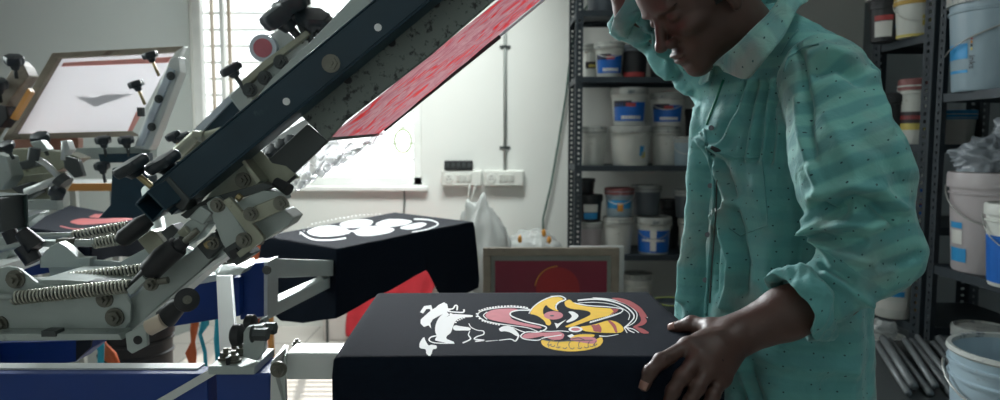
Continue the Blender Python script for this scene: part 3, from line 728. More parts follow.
# crumpled bag on the pail
def blob(name, c, r, m, label, cat, seed, amp=0.25, fr=5.0, flat=1.0, kn=()):
    b = MB(); rs = np.random.RandomState(seed); ph = rs.rand(8, 3) * 6
    dirs = rs.randn(8, 3); 
    def f(u, v):
        th = u * 2 * PI; ps = (v - .5) * PI; d = np.array([math.cos(ps) * math.cos(th), math.cos(ps) * math.sin(th), math.sin(ps)])
        k = .85 + amp * sum((1 - abs(math.sin(float(dirs[i] @ d) * fr * (0.25 + .12 * i) + ph[i, 0] + .8 * math.sin(3 * u * 2 * PI + ph[i, 1]) * math.cos(ps)))) ** 2.2 / (1 + .2 * i) for i in range(8)) / 1.9
        q = d * np.array(r) * k; q[2] = max(q[2], -r[2] * flat)
        return Vector(c) + Vector(q)
    b.grid(f, 72, 40, wrap=True)
    return tag(b.build(name, m, None, smooth=True), label, cat)
l2 = Vector(bt2.location)
blob('plastic_bag', l2 + Vector((-.01, -.01, .36 + .052)), (.135, .12, .06), 'bag_grey', 'crumpled smoky plastic bag lying on the lid of the pinkish pail', 'bag', 3, .5, 6, .8)
blob('plastic_bag', l2 + Vector((.06, -.02, .36 + .15)), (.07, .06, .06), 'bag_grey', 'bunched knot of smoky plastic bag topmost on the pinkish pail', 'bag', 8, .5, 6, .9)

gc = 'buckets on the farther right rack'
bk(916, BZ[4], 2.90, .082, .165, 'bwhite', 'lid_yellow', 'small cream bucket with a yellow-stained rim and yellow mark', group=gc, labels=(('lyellow', .04, .12, .25, .5), ('lyellow', -.25, .25, .0, .07)), handle=.5)
bk(886, BZ[4], 3.02, .07, .17, 'bblack', 'bblack', 'black canister with a red and white label left of the yellow-stained bucket', 'canister', gc, name='ink_canister', labels=(('lred', -.12, .06, .5, .62), ('lwhite', -.12, .05, .1, .48), ('lsky', .08, .13, .3, .8)))
bk(884, BZ[4] + .175, 3.02, .085, .17, 'bwhite', 'bwhite', 'white tub on top of the black canister on the right rack', 'tub', gc, name='paint_tub')
bk(915, BZ[3], 2.92, .070, .265, 'bwhite', 'lid_red', 'white bucket with a dull red lid and dark red and yellow label', group=gc, lid_h=.05, labels=(('ldark', -.17, .1, .32, .50), ('lred', -.17, .08, .38, .44), ('lyellow', -.17, .1, .22, .32)), handle=.12)
bk(888, BZ[3], 3.0, .085, .21, 'bblack', 'bblack', 'black pail on the shelf left of the red-lidded bucket', 'pail', gc, name='ink_pail')
bk(912, BZ[2], 2.95, .085, .21, 'bwhite', 'bwhite', 'white bucket with a deep blue and red label, seen past the elbow', group=gc, labels=(('lblue', -.3, .3, .1, .7), ('lred', -.1, .12, .36, .44), ('lwhite', -.1, .12, .48, .56)))
bk(893, BZ[1], 2.92, .085, .19, 'bwhite', 'bwhite', 'white bucket with small sky blue label beside an orange one', group=gc, labels=(('lsky', -.1, .08, .5, .62), ('lwhite', -.12, .1, .2, .4)))
bk(912, BZ[1], 2.93, .06, .30, 'bdkgrey', 'lorange', 'orange-labelled narrow canister low on the right rack', 'canister', gc, name='ink_canister', labels=(('lorange', -.25, .25, .04, .9),))
bk(888, BZ[0], 2.98, .09, .17, 'bwhite', 'lid_grey', 'white bucket on the bottom shelf with a crust-stained lid', group=gc)
bk(912, BZ[0], 2.93, .07, .15, 'bdkgrey', 'lid_grey', 'slate bucket with a sky blue band on the bottom shelf', group=gc, labels=(('lsky', -.25, .25, .4, .6),))
bk(956, BZ[3], 3.0, .07, .14, 'lwhite', 'lsky', 'cream carton-like tub with blue rim between the two right racks', 'tub', gc, name='paint_tub')
# inside of racks behind posts: pipes on the floor
for i in range(9):
    p0 = Vector((P(878 + i * 9.5, 345, 2.45).x, 2.46 + (i % 3) * .02, .515 + (i % 2) * .012)); p1 = Vector((P(908 + i * 11, 400, 1.96).x, 1.96 + (i % 2) * .03, .515 + (i % 2) * .012))
    b = MB(); b.tube([p0, p1], .0105 + .003 * (i % 3 == 1), 10)
    tag(b.build('metal_rod', 'tubes', None, smooth=True), 'grey rod lying in the loose row at bottom right', 'rod', 'grey rods laid by the right rack')
t = thing('low_stool', (1.335, 1.74, 0), 'low wooden stool under the crusted open pail at bottom right', 'stool')
b = MB(); b.box((1.335, 1.74, .32), (.32, .32, .028)); b.build('seat', 'redwood', t)
for x in (1.2, 1.47):
    for y in (1.6, 1.88): b = MB(); b.box((x, y, .153), (.03, .03, .306)); b.build('leg', 'redwood', t)
t = thing('low_bench', (1.30, 2.25, 0), 'low dark bench under the loose grey rods at bottom right', 'bench')
b = MB(); b.box((1.32, 2.24, 0.49), (0.54, 0.60, 0.025)); b.build('bench_top', 'darksteel', t)
for x in (1.08, 1.56):
    for y in (1.97, 2.5): b = MB(); b.box((x, y, 0.238), (0.03, 0.03, 0.476)); b.build('leg', 'darksteel', t)
bk(873, 0.0, 2.62, .09, .50, 'bwhite', 'bwhite', 'white pail with handle low beside the shirt hem', 'pail', None, name='ink_pail', handle=.3)
blob('plastic_bag', P(876, 338, 2.62) + Vector((0, 0, .02)), (.06, .06, .04), 'bag', 'crumpled white plastic bag stuffed on top of the pail by the shirt hem', 'bag', 5, .5, 6, .7)

# bags and framed screens behind the pallet
blob('plastic_bag', (P(484, 262, 4.25).x, 4.0, .50), (.17, .2, .36), 'bag', 'tall translucent white plastic bag left of the framed screens', 'bag', 11, .3, 4, 1.0)
blob('plastic_bag', (P(533, 262, 4.25).x, 4.15, .48), (.20, .18, .23), 'bag', 'rounded plastic bag with orange scraps in it, behind the framed screens', 'bag', 12, .25, 4, 1.0)
for px, py in ((520, 239), (549, 240), (544, 233)):
    blob('scrap', P(px, py, 3.99), (.012, .008, .022), 'lorange', 'small orange scrap showing through the rounded plastic bag', 'scrap', px, .3, 4)['group'] = 'orange scraps in the plastic bag'
t = thing('low_table', (0.3, 3.85, 0), 'low table carrying the plastic bags behind the framed screens', 'table')
b = MB(); b.box((0.06, 4.05, .245), (0.66, .5, .03)); b.build('table_top', 'ledge', t)
for x in (-.24, .36):
    for y in (3.84, 4.26): b = MB(); b.box((x, y, .115), (.03, .03, .23)); b.build('leg', 'darksteel', t)
def framed(px0, px1, py0, Y, h, inner, label, circle, fm, lean=0.10):
    a = P(px0, py0, Y); c = P(px1, py0, Y); zt = a.z; t = thing('framed_screen', ((a.x + c.x) / 2, Y, zt - h), label, 'screen', 'framed screens leaning behind the pallet')
    w = c.x - a.x; fw_ = .035; xm = (a.x + c.x) / 2; zb = zt - h
    b = MB()
    b.bar((a.x, Y, zt - fw_ / 2), (c.x, Y, zt - fw_ / 2), .03, fw_); b.bar((a.x, Y, zb + fw_ / 2), (c.x, Y, zb + fw_ / 2), .03, fw_)
    b.box((a.x + fw_ / 2, Y, (zb + zt) / 2), (fw_, .03, h - 2 * fw_)); b.box((c.x - fw_ / 2, Y, (zb + zt) / 2), (fw_, .03, h - 2 * fw_))
    b.build('frame', fm, t, bevel=.003)
    b = MB(); b.box((xm, Y - .004, (zt + zb) / 2), (w - .06, .003, h - .06)); b.build('screen_mesh', inner[0], t)
    b = MB(); b.box((xm, Y - .008, (zt + zb) / 2 - .0), (w - .105, .003, h - .115)); b.build('stencil', inner[1], t)
    if circle:
        b = MB(); cc = Vector((xm + .03, Y - .012, zt - .18)); b.lathe([(0, 0), (.095, 0)], cc, (0, -1, 0), 32); b.build('printed_disc', 'redpaint', t)
        b = MB(); pts = [cc + Vector((.100 * math.cos(x), -.002, .100 * math.sin(x))) for x in np.linspace(1.6, 3.0, 20)]; b.tube(pts, .0022, 6); b.build('printed_arc', 'lorange', t)
    return t
framed(483, 619, 247.5, 3.02, .60, (mat('greenish_grey_mesh', (.20, .22, .19), .6), 'maroon'), 'wood-framed screen with a maroon stencil and red disc behind the pallet', True, 'wood')
framed(570, 624, 246, 3.12, .60, ('whitemesh', 'bgrey'), 'second wood-framed screen just behind the maroon one, showing at its right', False, 'steel_light')
bx_ = P(552, 300, 3.1); 
t = thing('stool', (bx_.x, 3.1, 0), 'low stool hidden below the framed screens', 'stool')
zz = P(483, 247.5, 3.02).z - .60
b = MB(); b.box((bx_.x, 3.08, zz - .0175), (.62, .2, .03)); b.build('seat', 'redwood', t)
for x in (-.27, .27):
    for y in (3.02, 3.14): b = MB(); b.box((bx_.x + x, y, (zz - .033) / 2), (.03, .03, zz - .033)); b.build('leg', 'redwood', t)

# under the press on the left
bucket((P(136, 340, 2.7).x, 2.7, 0), .135, .52, 'bblack', 'bblack', 'dark charcoal drum standing on the floor below the press', 'drum', name='drum', lid_h=.04)
def hose(pts, r, m, label):
    b = MB(); b.tube(pts, r, 10); tag(b.build(m[1], m[0], None, smooth=True), label, 'hose')
hose([P(210, 296, 2.2), P(206, 312, 2.2), P(205, 324, 2.2), P(200, 334, 2.2), P(205, 352, 2.2), P(206, 372, 2.2), P(200, 440, 2.2), Vector((-.93, 2.2, .01))], [.008, .010, .013, .006, .006, .006, .006, .006], ('cyan', 'cyan_hose'), 'cyan hose hanging below the blue frame between the orange hose and the white strut')
hose([P(200, 300, 2.3), P(196, 314, 2.3), P(194, 330, 2.3), P(193, 342, 2.3), P(191, 353, 2.3), P(193, 366, 2.3), P(196, 440, 2.3), Vector((-.97, 2.3, .01))], [.008, .014, .012, .007, .018, .010, .008, .008], ('orangered', 'orange_hose'), 'orange hose hanging next to the cyan one below the blue frame')
hose([P(220, 300, 1.9), P(219, 318, 1.9), P(218, 340, 1.9), P(219, 368, 1.9), P(219, 440, 1.9), Vector((-.76, 1.9, .01))], [.008, .010, .011, .008, .008, .008], ('cyan', 'cyan_hose'), 'cyan hose hanging close along the left side of the white strut')
hose([P(98, 330, 2.3), P(104, 345, 2.3), P(110, 356, 2.3), P(118, 368, 2.3), P(112, 440, 2.3), Vector((-1.27, 2.3, .01))], [.008, .010, .022, .012, .01, .01], ('orangered', 'orange_hose'), 'orange hose hanging left of the charcoal drum')
hose([P(92, 322, 2.25), P(97, 336, 2.25), P(101, 350, 2.25), P(99, 440, 2.25), Vector((-1.28, 2.25, .01))], [.01, .022, .010, .008, .008], ('cyan', 'cyan_hose'), 'cyan hose hanging left of the charcoal drum')
# white paper sheet stack + wooden table far left
t = thing('side_table', (-2.0, 3.5, 0), 'pale table with an orange front edge behind the left screens', 'table')
p0, p1 = P(20, 197, 3.2), P(116, 187, 3.2); zz = p1.z
b = MB(); b.box(((p0.x + p1.x) / 2, 3.4, zz), (p1.x - p0.x, .4, .03)); b.build('table_top', 'steel_light', t)
b = MB(); b.box(((p0.x + p1.x) / 2, 3.195, zz), (p1.x - p0.x, .01, .035)); b.build('edge_strip', 'orange', t)
for x in (p0.x + .03, p1.x - .03):
    for y in (3.24, 3.56): b = MB(); b.box((x, y, (zz - .016) / 2), (.03, .03, zz - .016)); b.build('leg', 'steel_light', t)
b = MB(); c = P(256, 250, 2.9)
b.tube([(c.x, 2.9, 0), (c.x, 2.9, P(256, 236, 2.9).z)], .022, 12, mi=0); b.tube([(c.x + .045, 2.92, 0), (c.x + .045, 2.92, P(256, 238, 2.9).z)], .014, 12, mi=1)
tag(b.build('orange_post', ['orangered', 'orange'], None, smooth=True), 'orange striped upright post between the press frame and the rear black shirt', 'post')
# ================================================================ the press
PZ = 0.95                                               # height of the pallet tops
press = thing('press_frame', (-1.085, 1.13, 0), 'blue painted steel frame of the printing carousel with a white diagonal brace', 'press frame')
p = press
y0, y1 = .955, .990
def zof(py, Y): return P(500, py, Y).z
# front arm beam
xe = P(207, 372, .955).x; zt = zof(374, .955)
b = MB(); b.box(((-1.1 + xe) / 2, (y0 + y1) / 2, (zt + .78) / 2), (xe + 1.1, y1 - y0, zt - .78)); b.build('front_beam', 'blue', p, bevel=.002)
b = MB(); b.box(((-1.1 + xe) / 2 - .01, (y0 + y1) / 2 + .012, zt + .0012), (xe + 1.08, y1 - y0 - .012, .0025)); b.build('beam_top_strip', 'steel_light', p)
b = MB(); b.bar(P(153, 403, .9515), P(212, 369, .9515), .005, .013, (0, -1, 0)); 
b = MB(); b.prism([P(150, 404, .948), P(166, 404, .948), P(217, 374, .948), P(214, 367, .948)], (0, .006, 0)); b.build('diagonal_brace', 'steel_light', p, bevel=.001)
# end block with base plate
x2, x3 = P(216, 370, .95).x, P(271, 370, .95).x; zb = zof(373, .95)
b = MB(); b.box(((x2 + x3) / 2, .985, (zb + .78) / 2), (x3 - x2, .075, zb - .78)); b.build('end_block', 'blue', p, bevel=.003)
b = MB(); b.box(((x2 + x3) / 2 - .014, .985, zb + .006), (x3 - x2 - .012, .085, .012)); b.build('base_plate', 'steel', p, bevel=.0015)
bolts(p, [(Vector((P(px, 362, .975).x, .975 + dy, zb + .012)),) for px, dy in ((226, .0), (237, -.012), (236, .022), (229, .02))], .008, .010, (0, 0, 1))
b = MB(); b.tube([P(228, 357, .95), P(228, 366, .95)], .0028, 8); b.build('pin', 'rubber', p)
# upright lug and its rollers
b = MB(); b.prism([P(243, 357, .96), P(243, 333, .96), P(247, 327, .96), P(263, 325, .96), (P(265, 340, .96)), P(264, 352, .96), P(257, 361, .96)], (0, .011, 0)); b.build('lug', 'steel', p, bevel=.001)
b = MB(); b.prism([P(259, 327, 1.01), P(259, 320, 1.01), P(266, 317, 1.01), P(268, 330, 1.01), P(266, 340, 1.01), P(258, 345, 1.01)], (0, .010, 0)); b.build('lug', 'steel', p, bevel=.001)
for (px, py, Y, dx) in ((243, 335, .965, -1), (256, 325, 1.012, -1)):
    b = MB(); q = P(px, py, Y); b.tube([q + Vector((-.016, 0, 0)), q + Vector((-.013, 0, 0)), q + Vector((-.003, 0, 0)), q], [.011, .0155, .0155, .011], 20); b.build('roller', 'rubber', p, auto=40)
for (px, py, Y) in ((262, 334, .955), (270, 328, 1.0)):
    b = MB(); q = P(px, py, Y); b.tube([q + Vector((-.012, 0, 0)), q + Vector((.009, -.002, 0))], .0095, 6); b.tube([q + Vector((-.014, 0, 0)), q + Vector((-.012, 0, 0))], .012, 14); b.build('hex_bolt', 'darksteel', p, bevel=.0007)
# vertical white flange plate
b = MB(); b.prism([P(270, 410, .94), P(271, 362, .94), P(283, 346, 1.02), P(287, 347, 1.02), P(285, 356, .955), P(285, 410, .94)], (.0, .008, 0)); b.build('flange_plate', 'steel_light', p, bevel=.001)
bolts(p, [(P(279, 369, .938),)], .0085, .010); bolts(p, [(P(297, 345, 1.04),)], .006, .006, (0, 0, 1))
# leg of the machine and hub so the frame stands on the floor
b = MB(); b.cyl((-1.085, 1.13, 0.0), (-1.085, 1.13, 1.0), .09, 28); b.build('centre_column', 'blue', p, auto=40)
b = MB(); b.cyl((-1.085, 1.13, 0.78), (-1.085, 1.13, .93), .22, 40); b.build('hub', 'blue', p, auto=40)
for a in (0.3, 1.9, 3.4, 5.0):
    b = MB(); b.bar((-1.085, 1.13, .04), (-1.085 + .5 * math.cos(a), 1.13 + .5 * math.sin(a), .04), .08, .08); b.build('foot', 'blue', p)
# white strut and rear beams
b = MB(); b.prism([P(216, 276, 1.30), P(231, 276, 1.30), P(238, 368, 1.035), P(220, 368, 1.035)], (0, .01, 0)); b.build('strut', 'steel_light', p, bevel=.001)
b = MB(); b.prism([P(150, 290, 1.36), P(240, 277, 1.42), P(240, 316, 1.42), P(150, 330, 1.36)], (0, .05, 0)); b.build('rear_beam', 'blue', p, bevel=.002)
b = MB(); b.prism([P(150, 285, 1.358), P(228, 273, 1.40), P(228, 279, 1.40), P(150, 293, 1.358)], (0, .05, 0)); b.build('beam_top_strip', 'steel_light', p)
b = MB(); b.prism([P(240, 265, 1.44), P(266, 262, 1.44), P(266, 316, 1.44), P(240, 320, 1.44)], (0, .06, 0)); b.build('rear_block', 'blue', p, bevel=.002)
b = MB(); b.prism([P(264, 262, 1.435), P(267.5, 262, 1.435), P(267.5, 318, 1.435), P(264, 318, 1.435)], (0, .07, 0)); b.build('flange_plate', 'steel_light', p)
b = MB(); b.prism([P(214, 269, 1.36), P(224, 263, 1.42), P(246, 262, 1.42), P(246, 268, 1.36), P(240, 275, 1.34), P(216, 276, 1.34)], (0, .05, 0)); b.build('base_plate', 'steel', p, bevel=.001)
bolts(p, [(P(px, py, 1.38),) for px, py in ((222, 264), (231, 263), (238, 262))], .008, .009, (0, 0, 1)); bolts(p, [(P(267, 270, 1.43),)], .007, .007)
b = MB(); b.prism([P(-60, 345, 1.2), P(0, 343, 1.2), P(75, 340, 1.2), P(92, 338, 1.2), P(92, 348, 1.2), P(75, 362, 1.2), P(0, 372, 1.2), P(-60, 380, 1.2)], (0, .05, 0)); b.build('inner_beam', 'blue', p, bevel=.002)
b = MB(); b.prism([P(76, 341, 1.197), P(92, 339, 1.197), P(91, 347, 1.197), P(76, 361, 1.197)], (0, .003, 0)); b.build('open_end', 'rubber', p)
b = MB(); b.prism([P(-20, 320, 1.9), P(75, 316, 1.9), P(70, 332, 1.9), P(-20, 336, 1.9)], (0, .05, 0)); b.build('far_beam', 'blue', p, bevel=.002)
b = MB(); b.prism([P(-40, 268, 1.9), P(60, 256, 1.9), P(66, 270, 1.9), P(-40, 288, 1.9)], (0, .05, 0)); b.build('far_beam', 'blue', p, bevel=.002)
b = MB(); b.prism([P(-20, 282, 1.6), P(60, 278, 1.6), P(150, 286, 1.6), P(150, 292, 1.6), P(-20, 298, 1.6)], (0, .03, 0)); b.build('far_bracket', 'steel_light', p)

# ---------------------------------------------------------------- pallets and shirts
def quad_pallet(label, corners, arm_pts, arm_w, name='pallet', arms=True):
    """corners: inner-near, outer-near, outer-far, inner-far, at the top height"""
    c = sum(corners, Vector()) / 4
    t = thing(name, (c.x, c.y, PZ - .06), label, 'pallet', None)
    b = MB(); q = [c + (v - c) * .975 for v in corners]
    b.prism([v - Vector((0, 0, .006)) for v in q], (0, 0, -.016)); b.build('board', 'board', t, bevel=.004)
    for a0, a1, w_, h_ in arm_pts:
        b = MB(); b.bar(a0, a1, w_, h_); b.build('support_arm', 'steel_light', t, bevel=.002)
    return t
A = [onz(335, 360, PZ), onz(722, 360, PZ), onz(648, 293.5, PZ), onz(378, 294.5, PZ)]
yA = 1.02
xa0, xa1 = P(286, 360, .96).x, A[0].x + .30
za = zof(348, .985)
quad_pallet('pallet under the printed black shirt in front, on a pale square arm', A, [(Vector((xa0, .985, za - .019)), Vector((xa1, .985, za - .019)), .05, .038)], 0)
B = [onz(263, 237, PZ), onz(338, 250, PZ), onz(473, 222.5, PZ), onz(395, 213, PZ)]
quad_pallet('pallet under the rear black shirt, on two pale arms', B, [(P(266, 268, 1.50), P(345, 268, 2.0), .04, .042), (P(262, 312, 1.50), P(345, 272, 2.02), .035, .03)], 0)
C3 = [onz(20, 228, PZ), onz(90, 237, PZ), onz(150, 221, PZ), onz(70, 206, PZ)]
quad_pallet('pallet under the red printed shirt at the left behind the springs', C3, [(Vector((-1.2, 1.4, .92)), Vector((C3[1].x - .12, C3[1].y + .25, .92)), .05, .03)], 0)

def cloth_over(name, corners, drops, label, grp=None, thick=.004, seed=0, rnd=.007, nz=16, ripple=.006, bottom_fn=None):
    """a tube of cloth over a pallet: flat top, softened edges, sides hanging to drops(s)"""
    n = 4; per = []
    L = [(corners[(i + 1) % 4] - corners[i]).length for i in range(4)]
    c = sum(corners, Vector()) / 4
    N = [max(10, int(l / .009)) for l in L]
    ring = []
    for i in range(4):
        for k in range(N[i]):
            f = k / N[i]; ring.append((corners[i].lerp(corners[(i + 1) % 4], f), i + f))
    m = len(ring); rs = np.random.RandomState(seed); ph = rs.rand(6) * 6
    b = MB(); rows = []
    # top: concentric rows from edge inwards
    ins = [0, .02, .06, .2, .45, .7, .9]
    for q in reversed(ins[1:]): rows.append([(v + (c - v) * q) + Vector((0, 0, .0035)) for v, s in ring])
    rows.append([v + (c - v).normalized() * .004 + Vector((0, 0, .0030)) for v, s in ring])
    rows.append([v + (v - c).normalized() * .002 + Vector((0, 0, .0005)) for v, s in ring])
    for j in range(nz):
        f = (j + 1) / nz; row = []
        for i, (v, s) in enumerate(ring):
            d, outw = drops(s, v); o = (v - c); o.z = 0; o.normalize()
            rip = ripple * f * (math.sin(i * .16 + ph[0]) + .6 * math.sin(i * .29 + ph[1] + 2 * f) + .4 * math.sin(i * .07 + ph[2]))
            row.append(v + o * (.0045 + rip + outw * f + ripple * .9 * f) + Vector((0, 0, -.004 - (d - .004) * f)))
        rows.append(row)
    b.v = [x for r in rows for x in r]
    for j in range(len(rows) - 1):
        for i in range(m): b.f.append((j * m + i, j * m + (i + 1) % m, (j + 1) * m + (i + 1) % m, (j + 1) * m + i)); b.m.append(0)
    cc = len(b.v); b.v.append(c + Vector((0, 0, .0035)))
    for i in range(m): b.f.append((cc, (i + 1) % m, i)); b.m.append(0)
    t = thing(name, (c.x, c.y, PZ), label, 'shirt', grp)
    b.build('cloth', 'cloth', t, smooth=True)
    return t
s1 = cloth_over('black_shirt', A, lambda s, v: (.26 + .03 * math.sin(s * 2), 0.0), 'black shirt on the front pallet, printed with a yellow, red and white mask figure', seed=1, ripple=.0022)
def drB(s, v):
    # near-left short side then the long near side
    if s < 1: d = np.interp(s, [0, .12, .3, .6, 1], [.15, .19, .235, .22, .178])
    elif s < 2: d = np.interp(s, [1, 1.3, 1.53, 1.60, 1.7, 2], [.178, .148, .112, .19, .24, .235])
    else: d = np.interp(s, [2, 3, 4], [.21, .12, .13])
    return d, .010
s2 = cloth_over('black_shirt', B, drB, 'black shirt on the rear pallet, with a white print on top', seed=5, ripple=.008)
s3 = cloth_over('black_shirt', C3, lambda s, v: (.10 + .02 * math.sin(s * 4), 0.0), 'black shirt with a red print at the left behind the springs', seed=9, ripple=.004)

# ---- the prints: flat ink shapes on the cloth
ZI = PZ + .0036
class Ink(MB):
    def __init__(s, fr, z0): super().__init__(); s.fr = fr; s.z = z0
    def add(s, *a, **k):
        s.z += .000005; return super().add(*a, **k)
    def w(s, u, v): 
        px, py = s.fr(u, v); return onz(px, py, s.z)
    def poly(s, pts, fr=None, sm=True):
        if sm and len(pts) > 5:            # Chaikin smoothing
            q = []
            for i in range(len(pts)):
                a = pts[i]; c = pts[(i + 1) % len(pts)]
                q += [(a[0] * .78 + c[0] * .22, a[1] * .78 + c[1] * .22), (a[0] * .22 + c[0] * .78, a[1] * .22 + c[1] * .78)]
            pts = q
        s.add([s.w(*x) for x in pts], [tuple(range(len(pts)))])
    def rib(s, pts, w0, w1=None, dash=None):
        w1 = w0 if w1 is None else w1
        # catmull-rom through pts, width in photo units
        q = []; n = len(pts)
        for i in range(n - 1):
            a, b_, c, d = pts[max(i - 1, 0)], pts[i], pts[i + 1], pts[min(i + 2, n - 1)]
            for k in range(8):
                t = k / 8
                q.append(tuple(.5 * (2 * b_[j] + (c[j] - a[j]) * t + (2 * a[j] - 5 * b_[j] + 4 * c[j] - d[j]) * t * t + (3 * b_[j] - a[j] - 3 * c[j] + d[j]) * t ** 3) for j in (0, 1)))
        q.append(pts[-1]); m = len(q); L = []; Rr = []
        for i in range(m):
            a = q[max(i - 1, 0)]; c = q[min(i + 1, m - 1)]; dx, dy = c[0] - a[0], c[1] - a[1]; l = math.hypot(dx, dy) or 1
            ww = (w0 + (w1 - w0) * i / (m - 1)) / 2
            L.append(s.w(q[i][0] - dy / l * ww, q[i][1] + dx / l * ww * .8)); Rr.append(s.w(q[i][0] + dy / l * ww, q[i][1] - dx / l * ww * .8))
        s.add(L + Rr, [(i, i + 1, m + i + 1, m + i) for i in range(m - 1)])
    def dots(s, pts, r, gap):
        q = []; n = len(pts)
        for i in range(n - 1):
            l = math.dist(pts[i], pts[i + 1]); k = max(1, int(l / gap))
            q += [(pts[i][0] + (pts[i + 1][0] - pts[i][0]) * j / k, pts[i][1] + (pts[i + 1][1] - pts[i][1]) * j / k) for j in range(k)]
        for x, y in q: s.poly([(x + r * math.cos(a), y + r * .7 * math.sin(a)) for a in np.linspace(0, 2 * PI, 9)[:-1]], sm=False)
    def el(s, x, y, rx, ry): s.poly([(x + rx * math.cos(a), y + ry * math.sin(a)) for a in np.linspace(0, 2 * PI, 25)[:-1]], sm=False)
FA = lambda u, v: (400 + u / 6.25, 285 + v / 6.25)
FB = lambda u, v: (540 + u / 6.25, 285 + v / 6.25)
def ink(fr, layer): return Ink(fr, ZI + layer * .00022)
W = ink(FA, 1)
W.poly([(125,170),(150,132),(195,125),(205,160),(240,125),(275,108),(295,120),(300,145),(330,150),(300,165),(270,180),(240,195),(205,215),(190,240),(195,272),(178,252),(150,262),(128,240),(130,215),(150,200),(175,185),(192,172),(188,150),(165,150),(145,178)], sm=False)
W.rib([(300,150),(330,148),(345,128),(358,132),(356,158)], 10); W.rib([(300,165),(350,170),(395,170),(400,152)], 9, 12)
W.poly([(330,180),(400,185),(455,188),(455,200),(400,202),(362,212),(342,232),(330,262),(318,300),(292,318),(288,335),(310,350),(345,362),(300,364),(240,352),(215,345),(232,318),(218,290),(225,250),(260,215),(300,195)])
W.poly([(330,262),(345,250),(380,258),(440,265),(442,285),(400,284),(350,285),(335,280)])
W.rib([(300,175),(262,205),(240,240),(232,280),(240,310),(270,335),(335,362)], 34, 16); W.rib([(310,180),(345,190),(400,192),(450,194)], 16, 12); W.rib([(150,225),(175,200),(215,165),(262,140),(290,132)], 46, 34); W.rib([(140,350),(165,385),(182,420)], 26, 30)
W.rib([(240,315),(195,325),(182,345),(210,360),(260,364),(340,364)], 10, 7)
W.poly([(150,320),(160,350),(178,380),(195,372),(232,378),(228,400),(205,400),(198,430),(185,448),(160,425),(168,402),(120,395),(122,360)])
W.rib([(430,240),(445,264),(482,282),(520,288),(522,308),(482,322),(466,338),(525,345),(470,352)], 5, 11)
W.rib([(436,288),(428,312),(440,338),(392,362)], 6, 11); W.rib([(535,352),(612,345)], 6, 3); W.rib([(620,346),(690,338),(722,350),(742,318)], 6, 10); W.rib([(700,262),(750,285),(785,296)], 5, 8)
W.poly([(615,275),(640,258),(680,253),(708,268),(738,298),(750,322),(728,320),(690,296),(655,288),(630,292)])
W.dots([(345,188),(400,205),(360,222),(338,245)], 6, 14)
edge = [(484,188),(500,168),(550,152),(620,142),(700,138),(780,145),(815,155)]
W.dots([(x - 4, y - 8) for x, y in edge], 7, 17); W.rib(edge, 7); lo = [(484,190),(520,218),(570,233),(640,246),(720,256),(800,268),(860,290)]
W.dots([(x - 4, y + 6) for x, y in lo[:4]], 7, 17); W.rib(lo, 8, 6)
W.rib([(812,158),(740,158),(695,170),(692,190),(732,210),(800,232),(880,250),(915,265),(900,282),(862,294),(790,294),(755,318),(780,338),(860,345),(900,330),(1010,312)], 10, 7)
W.rib([(545,168),(522,190),(545,215)], 6)
W.rib([(805,180),(830,140),(880,102),(940,76),(1005,68)], 7)
W.build('white_print', 'pwhite', s1)
W = ink(FB, 1)
W.rib([(65,72),(130,70),(160,90),(122,106),(100,132),(105,160)], 8); W.dots([(150,95),(112,110),(90,130)], 7, 12)
W.el(75, 193, 24, 9); W.poly([(172,165),(210,165),(245,190),(225,216),(175,236),(160,230),(195,205),(200,190)]); W.poly([(90,236),(112,242),(165,215),(130,245),(105,272)])
W.rib([(210,112),(300,128),(430,137),(515,152),(490,180),(400,210),(310,236)], 8, 6); W.dots([(500,175),(400,205),(305,233)], 6, 13)
W.rib([(235,96),(330,88),(430,97),(520,127),(573,167),(588,200),(563,235),(528,265)], 12, 8); W.rib([(240,112),(350,108),(455,122),(530,155),(560,185),(552,218)], 5); W.rib([(330,79),(440,90),(540,120),(600,168),(603,210),(580,240),(535,262)], 6)
W.rib([(528,265),(580,275),(618,298)], 9, 5); W.rib([(525,265),(545,300)], 8, 4); W.rib([(535,262),(560,285),(590,298)], 7); W.el(222, 277, 44, 18)
W.rib([(0,285),(60,290),(130,287),(180,292)], 6); W.poly([(170,318),(200,305),(215,318),(190,330)]); W.rib([(370,318),(420,320),(490,308)], 9, 4); W.rib([(575,128),(640,175),(672,205)], 5)
W.build('white_print', 'pwhite', s1)
Y_ = ink(FB, 1.5)
Y_.poly([(-65,182),(-45,140),(5,105),(65,77),(128,74),(150,90),(112,104),(92,130),(98,150),(122,166),(90,160),(55,142),(38,122),(18,150),(20,185),(58,212),(72,238),(60,254),(38,248),(30,225),(-10,195),(-40,184)])
Y_.poly([(150,105),(185,88),(210,112),(260,128),(330,138),(430,145),(480,150),(490,160),(440,190),(330,215),(260,240),(200,262),(165,265),(155,258),(200,240),(270,210),(320,185),(310,165),(260,155),(200,150),(160,135)])
Y_.poly([(238,262),(330,250),(430,218),(480,230),(515,255),(525,285),(500,300),(420,300),(330,295),(270,287)])
Y_.poly([(180,320),(260,306),(345,308),(335,326),(260,322),(190,332)])
Y_.poly([(5,345),(40,342),(100,350),(200,352),(260,352),(340,345),(385,322),(397,352),(372,385),(300,407),(200,417),(100,407),(40,392),(10,370)])
for i in range(16):
    a = PI * (i / 15); x = 200 - 185 * math.cos(a); y = 352 + 58 * math.sin(a); Y_.rib([(x, y), (x * .6 + 80, y * .72 + 96)], 11, 6)
Y_.build('yellow_print', 'pyellow', s1)
R_ = ink(FB, 2)
